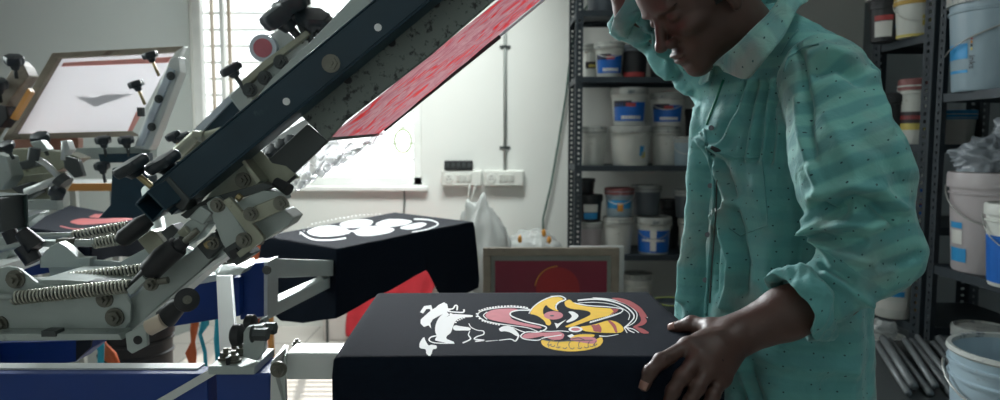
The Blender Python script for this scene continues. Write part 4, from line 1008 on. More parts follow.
R_.poly([(440,145),(492,150),(480,168),(435,188),(460,165)]); R_.rib([(352,250),(366,272),(362,293)], 34, 40); R_.rib([(432,222),(462,250),(478,296)], 12, 14); R_.poly([(315,251),(345,247),(380,265),(385,293),(335,292),(330,268)]); R_.poly([(420,222),(440,221),(475,250),(485,298),(470,298),(455,260)])
R_.poly([(440,80),(500,80),(570,100),(630,140),(660,180),(672,205),(650,200),(600,160),(540,120),(480,98)]); R_.poly([(612,170),(650,195),(672,225),(650,250),(602,262),(640,270),(690,302),(640,305),(600,275),(575,262),(620,240),(635,215)])
R_.build('red_print', 'pred', s1)
K = ink(FB, 2)
K.el(84, 190, 60, 26); K.poly([(0,300),(60,295),(130,295),(155,310),(140,340),(80,345),(20,320)]); K.poly([(180,332),(260,322),(340,325),(362,352),(330,370),(250,357),(200,350)]); K.el(222, 277, 28, 10)
K.build('pink_print', 'ppink', s1); K = ink(FB, 2.3)
K.poly([(-115,322),(-90,302),(-20,297),(45,297),(130,290),(130,308),(45,312),(-10,325),(-65,335),(-105,333)])
K.build('pink_print', 'ppink', s1)
K = ink(FA, 1.5)
K.poly([(530,190),(550,165),(600,150),(700,145),(745,152),(700,163),(682,188),(700,215),(760,235),(840,250),(888,262),(878,274),(800,260),(700,243),(600,226),(545,210)])
K.build('pink_print', 'ppink', s1)
D = ink(FB, 2.6)
D.el(75, 192, 14, 5); 
for i in range(9):
    a = PI * (.1 + .8 * i / 8); x = 200 - 150 * math.cos(a); y = 360 + 34 * math.sin(a); D.rib([(x - 12, y), (x + 4, y + 6), (x + 14, y - 3)], 5)
D.rib([(20,340),(100,352),(200,348),(330,345)], 6); D.dots([(250,303),(330,305)], 6, 16); D.rib([(200,338),(240,330),(280,345)], 6)
for x_ in (60, 120, 190, 250, 310, 350):
    D.rib([(x_, 352), (x_ - 10, 372), (x_ - 4, 392)], 5, 3)
D.rib([(0,334),(50,348),(150,350),(190,335)], 5); D.rib([(180,292),(200,300),(240,302)], 4)
D.build('black_detail', 'pblack', s1)
W2 = ink(lambda u, v: (u, v), 1)

for pts_ in ([(306,231),(318,226),(334,225),(346,228),(352,233),(338,236),(322,237),(310,235)], [(338,224),(350,220),(366,219),(374,221),(370,226),(356,228),(344,228)], [(352,231),(366,226),(384,226),(396,229),(390,233),(372,236),(358,236)],
             [(374,224),(386,219),(402,219),(414,221),(406,225),(392,227),(380,227)], [(398,228),(410,224),(422,222),(428,224),(420,228),(408,230)]): W2.poly(pts_)
W2.rib([(300,232),(312,239),(330,240),(346,238)], 2, 2); W2.rib([(334,226),(350,231),(368,229),(392,226)], 2.2, 1.5); W2.rib([(414,219),(430,220),(438,224),(428,229),(412,232)], 1.8, 1.2); W2.dots([(300,234),(312,224),(336,219),(360,215),(384,214)], .8, 4)
W2.build('white_print', 'pwhite', s2)
R3 = ink(lambda u, v: (u, v), 1); R3.poly([(68,222),(80,218),(100,219),(125,217),(135,219),(120,222),(96,224),(80,225)]); R3.rib([(60,226),(76,229),(100,228),(130,224)], 1.5); R3.poly([(88,217),(95,214),(103,214),(104,217),(97,218)]); R3.build('red_print', 'lred', s3)

# ================================================================ front print head
LB1 = 'raised front print head with its dark square tube, steel clamps, springs and black knobs'
h1 = thing('print_head', (-1.0, 1.0, 1.0), LB1, 'print head')
# side plates
b = MB(); b.plate([(-90, 285), (-10, 272), (6, 266), (18, 268), (28, 276), (38, 284), (60, 286), (110, 287), (124, 292), (131, 305), (130, 322), (118, 338), (-90, 340)], .985, .006); b.build('side_plate', 'steel', h1, bevel=.001)
b = MB(); b.plate([(-90, 334), (118, 334), (122, 340), (-90, 342)], .955, .035); b.build('foot_flange', 'steel', h1, bevel=.001)
b = MB(); b.plate([(45, 254), (50, 246), (58, 246), (70, 258), (120, 262), (165, 238), (178, 262), (150, 300), (64, 300), (62, 284), (50, 276)], 1.13, .006); b.build('side_plate', 'steel', h1, bevel=.001)
b = MB(); b.plate([(40, 258), (46, 250), (58, 242), (66, 247), (78, 258), (90, 258), (90, 268), (40, 268)], 1.12, .02); b.build('ear', 'steel', h1, bevel=.001)
b = MB(); b.plate([(-90, 300), (-90, 268), (-40, 270), (10, 274), (60, 284), (60, 290)], 1.05, .006); b.build('inner_plate', 'steel', h1)
b = MB(); b.plate([(38, 280), (66, 280), (120, 284), (120, 290), (40, 288)], .99, .11); b.build('spacer', 'steel', h1)
bolts(h1, [(P(16, 279, .984), .010), (P(115, 317, .984), .0100), (P(105, 299, .984), .009), (P(0, 324, .984), .009)])
for q_, s_ in ((P(53, 332, .962), (.02, .02, .008)), (P(54, 280, 1.03), (.03, .03, .006)), (P(106, 282, 1.0), (.04, .02, .006))):
    b = MB(); b.box(q_, s_); b.build('stop_block', 'darksteel', h1)
# springs with their rods
for (a, c_, R, r, n, Y0, Y1) in (((15, 298), (130, 286), .0088, .0017, 31, .968, .968), ((64, 279), (146, 269), .0080, .0016, 22, 1.045, 1.045), ((72, 236), (128, 226), .0080, .0018, 15, 1.23, 1.23), ((95, 243), (122, 239), .0085, .0018, 8, 1.17, 1.17)):
    b = MB(); b.spring(P(*a, Y0), P(*c_, Y1), R, r, n); sp_ = b.build('spring', 'spring', h1, smooth=True); b = MB(); b.tube([P(*a, Y0), P(*c_, Y1)], R * .6, 10); b.build('spring_core', 'darksteel', sp_, smooth=True)
for pts_, r_ in (([P(-30, 294, .968), P(15, 298, .968)], .004), ([P(35, 243, 1.17), P(97, 243, 1.17)], .0065), ([P(12, 236, 1.23), P(74, 236, 1.23)], .0065), ([P(-30, 256, 1.2), P(22, 245, 1.2)], .006), ([P(128, 286, .968), P(146, 277, .968)], .004)):
    b = MB(); b.tube(pts_, r_, 10); b.build('spring_rod', 'steel', h1, smooth=True)
b = MB(); b.box(P(66, 243, 1.16), (.022, .02, .016)); b.build('rod_nut', 'bolt', h1, bevel=.001)
for pts_, r_ in (([P(9, 231, 1.22), P(15, 243, 1.22)], .012), ([P(37, 248, 1.16), P(22, 232, 1.16)], [.017, .012]), ([P(34, 262, 1.16), P(24, 246, 1.16)], [.014, .016])):
    b = MB(); b.tube(pts_, r_, 14); b.build('rubber_stop', 'rubber', h1, auto=40)
# eye lug and roller knob at the foot of the arm
b = MB(); b.plate([(125, 334), (140, 326), (146, 324), (147, 346), (132, 354), (127, 350)], .96, .008); b.build('eye_lug', 'steel', h1, bevel=.001)
b = MB(); q = P(138, 340, .9595); b.tube([q, q + Vector((0, -.0012, 0))], .0062, 16); b.build('eye_hole', 'rubber', h1)
ax = Vector((-.35, -.2, -.55)).normalized()
b = MB(); q = P(148, 324, 1.0); 
b.tube([P(149, 328, .965), P(164, 320, .965)], .0115, 18); b.build('nylon_bush', 'beige', h1, auto=40)
b = MB(); b.tube([P(166, 318, .975), P(176, 307, .97), P(184, 301, .965)], [.0155, .0135, .009], 18); b.build('sleeve', 'rubber', h1, auto=40)
b = MB(); q = P(187, 300, .955); a_ = Vector((.45, -.85, .25)).normalized(); b.tube([q - a_ * .006, q - a_ * .004, q + a_ * .004, q + a_ * .006], [.013, .0165, .0165, .013], 28); b.build('roller_knob', 'rubber', h1, auto=40)
b = MB(); b.bolt(q + a_ * .006, a_, .0045, .004); b.build('roller_bolt', 'bolt', h1)
# the sloping arm
arm0, arm1 = P(118, 322, 1.02), P(268, 196, 1.02)
b = MB(); b.plate([(116, 312), (150, 280), (190, 252), (212, 232), (224, 248), (196, 276), (160, 305), (136, 330), (120, 336)], 1.0, .045); b.build('sloping_arm', 'steel', h1, bevel=.002)
b = MB(); b.plate([(132, 330), (160, 306), (212, 262), (232, 250), (232, 253), (205, 272), (162, 310), (136, 334)], .992, .06); b.build('arm_rib', 'steel_light', h1)
b = MB(); b.tube([P(128, 290, .97), P(146, 274, .968), P(156, 265, .965)], [.006, .009, .011], 14); b.tube([P(150, 271, .962), P(163, 258, .96), P(178, 246, .96)], [.0155, .0165, .015], 20); b.tube([P(176, 248, .96), P(184, 241, .96)], [.011, .009], 16)
b.build('damper', 'rubber', h1, auto=45)
b = MB(); b.plate([(126, 290), (142, 276), (146, 280), (130, 296)], .955, .012); b.build('clevis', 'steel', h1, bevel=.001)
b = MB(); b.tube([P(184, 242, .96), P(198, 230, .965)], .0048, 10); b.build('damper_pin', 'bolt', h1); b = MB(); b.bolt(P(152, 284, .953), (0, -1, 0), .007, .01); b.tube([P(152, 283, .955), P(168, 280, .955)], .005, 10); b.build('damper_pin', 'bolt', h1)
b = MB(); b.plate([(137, 240), (150, 230), (156, 232), (170, 252), (160, 262), (150, 256)], 1.0, .03); b.build('bracket', 'olive', h1, bevel=.0015)
b = MB(); b.tube([P(121, 242, .965), P(124, 238, .965), P(142, 224, .975), P(150, 219, .98)], [.009, .0125, .0125, .0095], 18); b.build('handle_grip', 'rubber', h1, auto=50)
b = MB(); b.tube([P(148, 219, .98), P(165, 206, 1.0)], .006, 10); b.build('handle_rod', 'brass', h1)
for pts_, y_, t_, m_ in (([(170, 240), (186, 222), (200, 214), (208, 224), (196, 240), (178, 250)], .985, .035, 'steel'), ([(188, 218), (200, 206), (212, 213), (203, 225)], .98, .03, 'steel'), ([(196, 246), (214, 232), (225, 244), (208, 260)], .985, .04, 'darksteel'), ([(214, 230), (226, 222), (236, 238), (224, 248)], 1.0, .03, 'darksteel'), ([(176, 232), (184, 226), (190, 234), (182, 240)], .975, .01, 'olive'), ([(160, 232), (172, 224), (180, 232), (168, 242)], .99, .03, 'darksteel')):
    b = MB(); b.plate(pts_, y_, t_); b.build('pivot_block', m_, h1, bevel=.002)
# long light web plate with the dark strap below
b = MB(); b.plate([(196, 213), (212, 190), (240, 160), (252, 148), (262, 152), (272, 163), (286, 166), (300, 178), (262, 188), (222, 203)], 1.035, .006); b.build('web_plate', 'olive', h1, bevel=.001)
b = MB(); b.plate([(180, 215), (206, 199), (262, 183), (276, 186), (266, 190), (210, 207), (186, 219)], 1.0, .025); b.build('strap', 'darksteel', h1, bevel=.001)
b = MB(); b.plate([(240, 160), (243, 158), (261, 181), (257, 184)], 1.0, .04); b.build('rib', 'olive', h1, bevel=.001)
b = MB(); b.plate([(206, 203), (216, 196), (228, 205), (252, 244), (236, 262), (222, 244)], .985, .012); b.build('clamp_plate', 'steel', h1, bevel=.0015)
b = MB(); b.plate([(222, 201), (229, 197), (263, 236), (264, 240), (240, 258), (236, 253), (252, 240)], .97, .010); b.build('clamp_plate', 'olive', h1, bevel=.001)
b = MB(); b.plate([(240, 212), (276, 197), (286, 203), (287, 208), (252, 224)], .965, .016); b.build('clamp_jaw', 'olive', h1, bevel=.0015)
for pts_ in ([(250, 224), (284, 209), (294, 218), (288, 226), (262, 242), (254, 232)], [(232, 204), (262, 190), (278, 192), (282, 200), (244, 214)]):
    b = MB(); b.plate(pts_, 1.0, .05); b.build('jaw_block', 'steel', h1, bevel=.002)
b = MB(); b.plate([(222, 250), (238, 240), (252, 255), (236, 266)], .975, .04); b.build('lower_block', 'darksteel', h1, bevel=.002)
b = MB(); b.plate([(228, 252), (236, 248), (241, 255), (233, 260)], .972, .004); b.build('block_face', 'rubber', h1)
bolts(h1, [(P(px, py, Y), r) for px, py, Y, r in ((218, 205, .984, .0078), (251, 214, .963, .0075), (281, 203, .963, .0078), (244, 240, .969, .0082), (243, 180, 1.034, .0085), (213, 243, .984, .007), (259, 240, .995, .006))])
for pts_ in ([P(237, 196, .998), P(241, 199, .998)], [P(206, 246, .98), P(212, 242, .98)]):
    b = MB(); b.tube(pts_, .0055, 8); b.build('brass_stud', 'brass', h1)
b = MB(); q = P(284, 186, .99); b.tube([P(276, 182, .995), P(289, 190, .985)], [.007, .009], 12); b.build('small_clamp', 'rubber', h1, auto=40); b = MB(); b.tube([P(282, 188, .99), P(296, 176, .99)], .0025, 8); b.build('small_lever', 'rubber', h1)
# the square tube with its open socket
d0, d1 = P(168, 200, 1.0), P(508, -82, 1.0)
u_ = (d1 - d0).normalized(); n_ = Vector((0, 1, 0)); s_ = u_.cross(n_).normalized()
def hollow(b, a, c, w_, th, up):
    dd = (c - a).normalized(); sd = dd.cross(up).normalized(); uu = sd.cross(dd)
    for v1, v2, ww, hh in ((sd * (w_ / 2 - th / 2), 0, th, w_), (-sd * (w_ / 2 - th / 2), 0, th, w_), (uu * (w_ / 2 - th / 2), 0, w_ - 2 * th, th), (-uu * (w_ / 2 - th / 2), 0, w_ - 2 * th, th)):
        b.bar(a + v1, c + v1, ww, hh, up)
b = MB(); hollow(b, d0, d1, .050, .003, Vector((0, -1, 0))); b.build('square_tube', 'navy', h1, bevel=.0012)
so0 = P(178, 190, 1.0); so1 = P(150, 207, .945)
b = MB(); hollow(b, so1, so0, .034, .0032, s_); b.build('end_socket', 'navy', h1, bevel=.001)
b = MB(); b.plate([(160, 184), (168, 176), (190, 200), (182, 212), (176, 208)], .972, .05); b.build('socket_collar', 'darksteel', h1, bevel=.002)
b = MB(); yf = .9735
b.bolt(P(331, 63.5, yf), (0, -1, 0), .0095, .004); b.build('hex_bolt', 'bolt', h1)
for px, py in ((378, 27.5), (286.5, 101.5)):
    b = MB(); q = P(px, py, yf); b.tube([q, q + Vector((0, -.001, 0))], .0052, 16); b.build('lit_hole_disc', 'pwhite', h1)  # white discs painted as daylight showing through holes in the tube
# light flange plate behind the tube
b = MB(); b.plate([(252, 112), (256, 98), (272, 78), (314, 38), (350, 0), (402, -52), (440, -52), (381, 0), (300, 74)], 1.05, .005); b.build('flange_plate', 'steel', h1, bevel=.001)
# side arm of ink stained steel under the tube
b = MB(); b.plate([(299, 114), (390, 38), (470, -33), (548, -45), (494, 0), (429, 56), (345, 121), (327, 141)], 1.028, .010); b.build('side_arm', 'worn', h1, bevel=.002)
b = MB(); b.plate([(261, 166), (307, 124), (328, 141), (285, 182), (276, 186)], 1.036, .012); b.build('side_arm_tongue', 'darksteel', h1, bevel=.002)
for px, py in ((348, 80), (392, 43), (436, 4)): b = MB(); q = P(px, py, 1.028); b.tube([q, q + Vector((0, -.006, 0))], .006, 14); b.build('dark_hole_disc', 'rubber', h1)  # black discs stand for the dark inside open holes in the arm
# large lobed knobs at the low end
kax = Vector((-.25, -.42, .87)).normalized()
for px, py, Yk in ((131, 166, .97), (163, 162, .99)):
    knobs(h1, [(P(px, py, Yk), Vector((-.45, -.30, .84)), .0275, .016, 0)])
for pts_ in ([P(137, 174, .975), P(152, 187, .975)], [P(166, 170, .995), P(176, 184, .99)]):
    b = MB(); b.tube(pts_, .0045, 10); b.build('knob_stem', 'brass', h1)
# parts seen between tube and tongue
knobs(h1, [(P(px, py, 1.12), (-.3, -.6, .5), .012, .01, .01) for px, py in ((272, 150), (280, 145), (289, 141), (268, 158))])

# screen in the front head: lies above the pallet, tilted with the head
sc1 = thing('screen_frame', P(327, 141, 1.04), 'tilted screen smeared with bright red and pink ink, clamped in the front print head', 'screen')
n0, n1 = P(326, 139, 1.0405), P(588, -72, 1.0405); f0, f1 = P(379, 134.5, 1.38), P(590, -41, 1.38)
b = MB()
def sm_(u, v): 
    q = (n0.lerp(n1, u)).lerp(f0.lerp(f1, u), v)
    return q + Vector((0, 0, .0012 * math.sin(u * 40) * math.sin(v * 9)))
b.grid(sm_, 60, 16); b.build('inked_mesh', 'inkmesh', sc1, smooth=True)
b = MB(); b.bar(P(384, 130, 1.385), P(500, 36.5, 1.385), .010, .007); b.build('far_rail', 'rubber', sc1)
b = MB(); b.bar(P(500, 36, 1.39), P(592, -40, 1.39), .006, .004); b.build('far_edge', 'alu', sc1)
b = MB(); b.bar(n0.lerp(f0, .02), n0.lerp(f0, .98), .004, .006); b.build('end_rail', 'worn', sc1)
b = MB(); rs = np.random.RandomState(4)
g0, g1, g2, g3 = P(284, 181, 1.05), P(303, 178, 1.30), P(386, 131, 1.37), P(330, 140, 1.05)
ph = rs.rand(20) * 6
def film(u, v):
    q = g0.lerp(g3, u).lerp(g1.lerp(g2, u), v); w1 = .0042
    return q + Vector((0, 0, w1 * (math.sin(u * 14 + v * 22 + ph[0]) + .7 * math.sin(u * 31 - v * 17 + ph[1]) + .5 * math.sin(v * 55 + u * 9)) - .018 * math.sin(v * PI)))
b.grid(film, 60, 40)
tag(b.build('clear_film', 'film', None, smooth=True), 'crumpled clear plastic film hanging from the low end of the red inked screen', 'film')

# ================================================================ second print head, behind
h2 = thing('print_head', P(230, 130, 1.9), 'rear print head pointing up at the window behind the dark tube', 'print head')
Y2 = 1.85
b = MB(); b.plate([(150, 172), (163, 160), (205, 118), (232, 95), (246, 104), (222, 128), (190, 152), (172, 170)], Y2, .06); b.build('square_tube', 'navy', h2, bevel=.003)
b = MB(); b.plate([(184, 140), (228, 96), (232, 92), (236, 96), (190, 144)], Y2 - .01, .02); b.build('tube_edge', 'alu', h2)
b = MB(); b.plate([(228, 96), (252, 74), (300, 34), (318, 18), (326, 24), (330, 36), (296, 62), (262, 90), (250, 104), (240, 112)], Y2 - .03, .07); b.build('clamp_rail', 'steel', h2, bevel=.004)
b = MB(); b.plate([(240, 82), (262, 62), (306, 30), (310, 34), (266, 68), (244, 88)], Y2 - .05, .03); b.build('rail_strip', 'olive', h2, bevel=.002)
b = MB(); b.plate([(246, 108), (262, 92), (272, 84), (275, 90), (256, 108), (250, 114)], Y2 - .06, .05); b.build('jaw', 'beige', h2, bevel=.002)
b = MB(); b.plate([(262, 46), (270, 34), (282, 26), (292, 36), (298, 46), (284, 62), (268, 62)], Y2 + .02, .05); b.build('hinge_block', 'steel_light', h2, bevel=.003)
bolts(h2, [(P(px, py, Y2 - .051),) for px, py in ((250, 90), (265, 78), (281, 62))], .014, .012, m='darksteel')
b = MB(); q = P(265.5, 49, Y2 - .02); b.tube([q, q + Vector((0, -.02, 0))], .035, 22); b.build('pivot_disc', 'alu', h2, auto=40); b = MB(); b.tube([q + Vector((0, -.02, 0)), q + Vector((0, -.023, 0))], .024, 22); b.build('pivot_face', 'ppink', h2)
for (px, py, ax, R, hh, st) in ((231, 69, (-.45, -.3, .85), .030, .022, .06), (279, 14, (-.55, -.45, .75), .052, .045, .05), (291, 4, (-.3, -.4, .85), .050, .040, .12), (313, 18, (.2, -.5, .8), .045, .03, .04), (323, 22, (.3, -.5, .8), .03, .03, .04)):
    knobs(h2, [(P(px, py, Y2 - .06), ax, R, hh, st)], 'darksteel')
b = MB(); b.plate([(262, 42), (268, 34), (273, 40), (270, 52), (263, 52)], Y2 - .03, .03); b.build('cap', 'rubber', h2, bevel=.002)
knobs(h2, [(P(px, py, Y2 - .05), (-.35, -.35, .85), .020, .018, .02) for px, py in ((173, 136), (183, 137))])
b = MB(); b.tube([P(206, 136, Y2 - .06), P(222, 131, Y2 - .06)], .011, 12); b.build('lever_tip', 'olive', h2); b = MB(); b.tube([P(178, 152, Y2 - .06), P(196, 136, Y2 - .06), P(204, 137, Y2 - .06)], .016, 12); b.plate([(170, 150), (190, 144), (206, 132), (210, 142), (190, 158), (172, 162)], Y2 - .04, .05); b.build('release_lever', 'olive', h2, smooth=False)
b = MB(); b.plate([(112, 168), (134, 164), (148, 176), (150, 206), (140, 218), (98, 218), (110, 205)], 1.75, .05); b.build('rear_tube_end', 'navy', h2, bevel=.003)
b = MB(); b.plate([(260, 152), (275, 138), (300, 122), (312, 116), (302, 130), (280, 150), (268, 160)], 1.7, .02); b.build('light_plate', 'steel_light', h2)
b = MB(); b.tube([P(150, 190, 1.7), P(160, 240, 1.6), P(200, 262, 1.55), P(240, 268, 1.5)], .02, 10); b.build('lower_link', 'steel', h2, smooth=True)

# ================================================================ third print head and its white screen, at the left
Y3 = 2.25
sc3 = thing('screen_frame', P(70, 140, Y3), 'white screen in a worn wooden frame raised at the upper left', 'screen')
fr_in = [(13, 134), (58, 58), (175, 52), (132, 131)]; fr_out = [(2, 140), (52, 53), (184, 46), (140, 136)]
def fp(q): 
    # the screen leans back: its top edge is farther away
    return P(q[0], q[1], Y3 + (140 - q[1]) * .0035)
for i in range(4):
    j = (i + 1) % 4
    b = MB(); b.prism([fp(fr_out[i]), fp(fr_out[j]), fp(fr_in[j]), fp(fr_in[i])], (0, .03, 0)); b.build('frame_rail', 'wood' if i != 2 else 'steel_light', sc3, bevel=.002)
b = MB(); b.prism([fp(q) + Vector((0, .024, 0)) for q in fr_in], (0, .003, 0)); b.build('screen_mesh', 'whitemesh', sc3)
b = MB(); b.prism([fp(q) + Vector((0, .019, 0)) for q in ((134, 110), (143, 110), (132, 132), (124, 132))], (0, .002, 0)); b.build('masking_tape', 'pinkpatch', sc3); b = MB(); b.prism([fp(q) + Vector((0, .019, 0)) for q in ((60, 62), (172, 56), (168, 62), (58, 66))], (0, .002, 0)); b.build('masking_tape', 'pinkpatch', sc3)
b = MB(); b.prism([fp(q) + Vector((0, .019, 0)) for q in ((73, 97), (92, 98), (100, 95), (130, 94), (112, 100), (100, 104), (92, 107), (84, 103))], (0, .002, 0)); b.build('stencil_mark', 'greypatch', sc3)
h3 = thing('print_head', P(70, 170, Y3), 'pale print head with many small clamps at the left edge', 'print head')
b = MB(); b.plate([(134, 148), (140, 130), (166, 68), (170, 58), (178, 56), (180, 72), (152, 145), (148, 150)], Y3 - .02, .05); b.build('side_arm', 'steel_light', h3, bevel=.003)
b = MB(); b.plate([(136, 146), (168, 67), (174, 70), (142, 146)], Y3 - .032, .012); b.build('rail_strip', 'alu', h3, bevel=.001)
bolts(h3, [(P(px, py, Y3 - .033),) for px, py in ((171, 76), (159, 99), (152, 127))], .010, .01, m='darksteel')
b = MB(); b.box(P(141, 112, Y3 - .04), (.016, .016, .028)); b.build('stop_block', 'darksteel', h3)
for px, py, R in ((150, 55, .024), (136, 84, .024)):
    knobs(h3, [(P(px, py, Y3 - .05), (-.25, -.25, .93), R, .022, .045)])
b = MB(); b.plate([(75, 148), (150, 146), (150, 158), (70, 160)], Y3, .05); b.build('cross_bar', 'steel', h3, bevel=.003)
b = MB(); b.plate([(4, 138), (78, 138), (78, 150), (4, 150)], Y3 + .06, .03); b.build('wood_rail', 'redwood', h3, bevel=.002)
b = MB(); b.plate([(98, 154), (148, 153), (149, 162), (100, 163)], Y3 - .03, .03); b.build('lower_rail', 'navy', h3, bevel=.002)
for px, py in ((103, 140), (126, 140), (102, 166)):
    knobs(h3, [(P(px, py, Y3 - .04), (0, -.25, .95), .024, .024, .03)], 'darksteel')
# left arm reaching up-left
b = MB(); b.plate([(-30, 128), (-6, 96), (18, 60), (24, 66), (29, 76), (10, 100), (-12, 140)], Y3 - .04, .05); b.build('side_arm', 'wood', h3, bevel=.003)
b = MB(); b.plate([(10, 118), (28, 88), (31, 92), (14, 120)], Y3 - .05, .02); b.build('orange_strip', 'orange', h3)
for px, py in ((14, 60), (-2, 84)):
    knobs(h3, [(P(px, py, Y3 - .07), (.2, -.4, .88), .028, .03, .03)], 'darksteel')
b = MB(); b.plate([(-10, 122), (-10, 104), (6, 106), (8, 118), (0, 128)], Y3 - .06, .05); b.build('hinge_block', 'rubber', h3, bevel=.003)
# cluster of clamps and levers
Yc = 1.9
def pl(pts, Y, t, m, n='clamp_block', bv=.003): b = MB(); b.plate(pts, Y, t); return b.build(n, m, h3, bevel=bv)
pl([(0, 150), (20, 148), (66, 152), (80, 158), (60, 170), (40, 176), (8, 176)], Yc + .1, .06, 'olive')
pl([(-10, 178), (20, 176), (52, 172), (60, 184), (50, 200), (-10, 204)], Yc + .05, .06, 'olive')
pl([(-10, 152), (6, 156), (12, 176), (2, 190), (-10, 190)], Yc, .05, 'steel')
pl([(29, 142), (40, 140), (48, 150), (36, 152)], Yc - .04, .03, 'steel')
pl([(60, 141), (66, 140), (70, 150), (64, 156), (62, 150)], Yc - .03, .03, 'steel_light')
pl([(62, 155), (78, 160), (83, 176), (74, 178), (64, 168)], Yc - .0, .02, 'darksteel')
pl([(18, 162), (34, 158), (36, 166), (22, 170)], Yc - .02, .03, 'darksteel'); pl([(10, 188), (30, 182), (40, 192), (26, 200)], Yc, .03, 'darksteel')
pl([(24, 200), (56, 200), (58, 210), (24, 210)], Yc - .03, .03, 'steel')
for pts_, r_ in (([P(36, 158, Yc - .05), P(46, 164, Yc - .05), P(62, 180, Yc - .05)], .008), ([P(64, 142, Yc - .03), P(63, 160, Yc - .03)], .006), ([P(24, 214, Yc), P(46, 206, Yc)], .012), ([P(26, 192, Yc - .03), P(56, 180, Yc - .03)], .01)):
    b = MB(); b.tube(pts_, r_, 10); b.build('lever', 'steel_light', h3, smooth=True)
for pts_, r_ in (([P(35, 148, Yc - .06), P(33, 160, Yc - .06)], .014), ([P(60, 178, Yc - .06), P(66, 184, Yc - .06)], .022), ([P(57, 186, Yc - .05), P(57, 200, Yc - .05)], [.020, .014])):
    b = MB(); b.tube(pts_, r_, 14); b.build('bush', 'darksteel', h3, auto=40)
knobs(h3, [(P(40, 138, Yc + .05), (.0, -.5, .85), .026, .025, .03), (P(57, 192, Yc - .06), (.1, -.6, -.75), .022, .02, .02), (P(6, 146, Yc - .02), (-.1, -.5, .85), .022, .02, .02)], 'darksteel')
b = MB(); b.plate([(-30, 236), (16, 232), (40, 214), (30, 206), (-30, 210)], Yc + .05, .05); b.build('lower_arm', 'steel', h3, bevel=.003); b = MB(); b.plate([(-20, 270), (4, 262), (20, 238), (10, 234), (-20, 244)], Yc - .1, .05); b.build('lower_arm', 'steel', h3, bevel=.003)
# dark green block at the left edge: the end of another tube
t = thing('square_tube', P(0, 212, 1.3), 'short dark green square tube end poking in at the left edge', 'tube')
a0 = P(-60, 208, 1.32); a1 = P(8, 212, 1.25)
b = MB(); hollow(b, a0, P(12, 213, 1.27), .066, .004, Vector((0, 0, 1))); b.build('tube_wall', mat('dark_green_enamel', (.03, .055, .05), .45), t, bevel=.002)
b = MB(); b.bar(P(10, 213, 1.27), P(12.5, 213, 1.27), .060, .060); b.build('end_cap', 'darksteel', t, bevel=.002)
# ================================================================ the printer at work
man = thing('person', (.475, 1.25, 0), 'person in a teal striped shirt bending over the front pallet with one arm raised', 'person')
V3 = lambda v: np.array(tuple(v), np.float32)
f_ = np.array([-.906, -.42, 0]); l_ = np.array([.42, -.906, 0])        # chest direction, his left
# ---------------- shirt
TZ = [.66, .74, .85, 1.00, 1.15, 1.27, 1.35, 1.395, 1.43, 1.47]
TX = [.494, .492, .489, .490, .496, .502, .502, .494, .480, .466]
TA = [.150, .147, .141, .135, .128, .119, .101, .085, .062, .030]
TB = [.198, .192, .182, .172, .172, .174, .166, .135, .085, .035]
def torso(p):
    z = p[:, 2]; cx = np.interp(z, TZ, TX); a = np.interp(z, TZ, TA); b = np.interp(z, TZ, TB)
    q0 = p[:, 0] - cx; q1 = p[:, 1] - 1.25
    d0 = q0 * f_[0] + q1 * f_[1]; d1 = q0 * l_[0] + q1 * l_[1]
    k = np.power(np.power(np.abs(d0 / a), 2.3) + np.power(np.abs(d1 / b), 2.3), 1 / 2.3)
    d = (k - 1) * np.minimum(a, b) * .9
    return np.maximum(np.maximum(d, .66 - z), z - 1.475)
S0, S1, S2, S3 = P(824, 78, 1.085), P(851, 170, 1.01), P(868, 248, .985), P(803, 303, .975)
S2b = P(885, 255, .985)
R0, R1 = P(740, 78, 1.37), P(640, 12, 1.37)
def shirt_sdf(p):
    t = torso(p)
    a = smin(cap(p, V3(S0), V3(S1), .064, .068), cap(p, V3(S1), V3(S2), .068, .062), .05)
    a = smin(a, cap(p, V3(S2b), V3(S3), .050, .043), .03)
    a = np.maximum(a, -(np.dot(p - V3(S3), V3((S2b - S3).normalized()))) - .0)
    r = cap(p, V3(R0), V3(R1), .085, .055)
    r = np.maximum(r, np.dot(p - V3(R1), V3((R1 - R0).normalized())) - .03)
    d = smin(t, a, .022)
    return smin(d, r, .03)
vs, Q = surface_nets(shirt_sdf, (.12, .80, .64), (.78, 1.60, 1.56), .0034)
N = vnormals(vs, Q)
# arm / torso coordinates for the weave
def seg_par(v, A_, B_):
    A_, B_ = np.array(tuple(A_)), np.array(tuple(B_)); ab = B_ - A_; L = np.linalg.norm(ab); ab /= L
    s = (v - A_) @ ab; r = v - A_ - s[:, None] * ab
    e1 = np.cross(ab, [0, 1, 0]); e1 /= np.linalg.norm(e1); e2 = np.cross(ab, e1)
    return s, np.arctan2(r @ e1, r @ e2), L, np.linalg.norm(r, axis=1)
vp = vs.astype(np.float32)
dt = torso(vp); da = np.minimum(cap(vp, V3(S0), V3(S2), .07, .066), cap(vp, V3(S2b), V3(S3), .05, .043)); dr = cap(vp, V3(R0), V3(R1), .085, .055)
s1_, g1_, L1_, _ = seg_par(vs, S0, S2); s2_, g2_, L2_, _ = seg_par(vs, S2b, S3); sr_, gr_, _, _ = seg_par(vs, R0, R1)
d_up = cap(vp, V3(S0), V3(S2), .07, .066); d_lo = cap(vp, V3(S2b), V3(S3), .05, .043)
arm = da < dt; far = (dr < dt) & (dr < da)
low = arm & (d_lo < d_up)
suv = np.zeros((len(vs), 3))
suv[:, 0] = vs[:, 2]; suv[:, 1] = np.arctan2((vs[:, 0] - .475), -(vs[:, 1] - 1.25)) * .16; suv[:, 2] = .22
m = arm; suv[m, 0] = s1_[m] + .25 * vs[m, 0]; suv[m, 1] = g1_[m] * .075 + 3; suv[m, 2] = .85
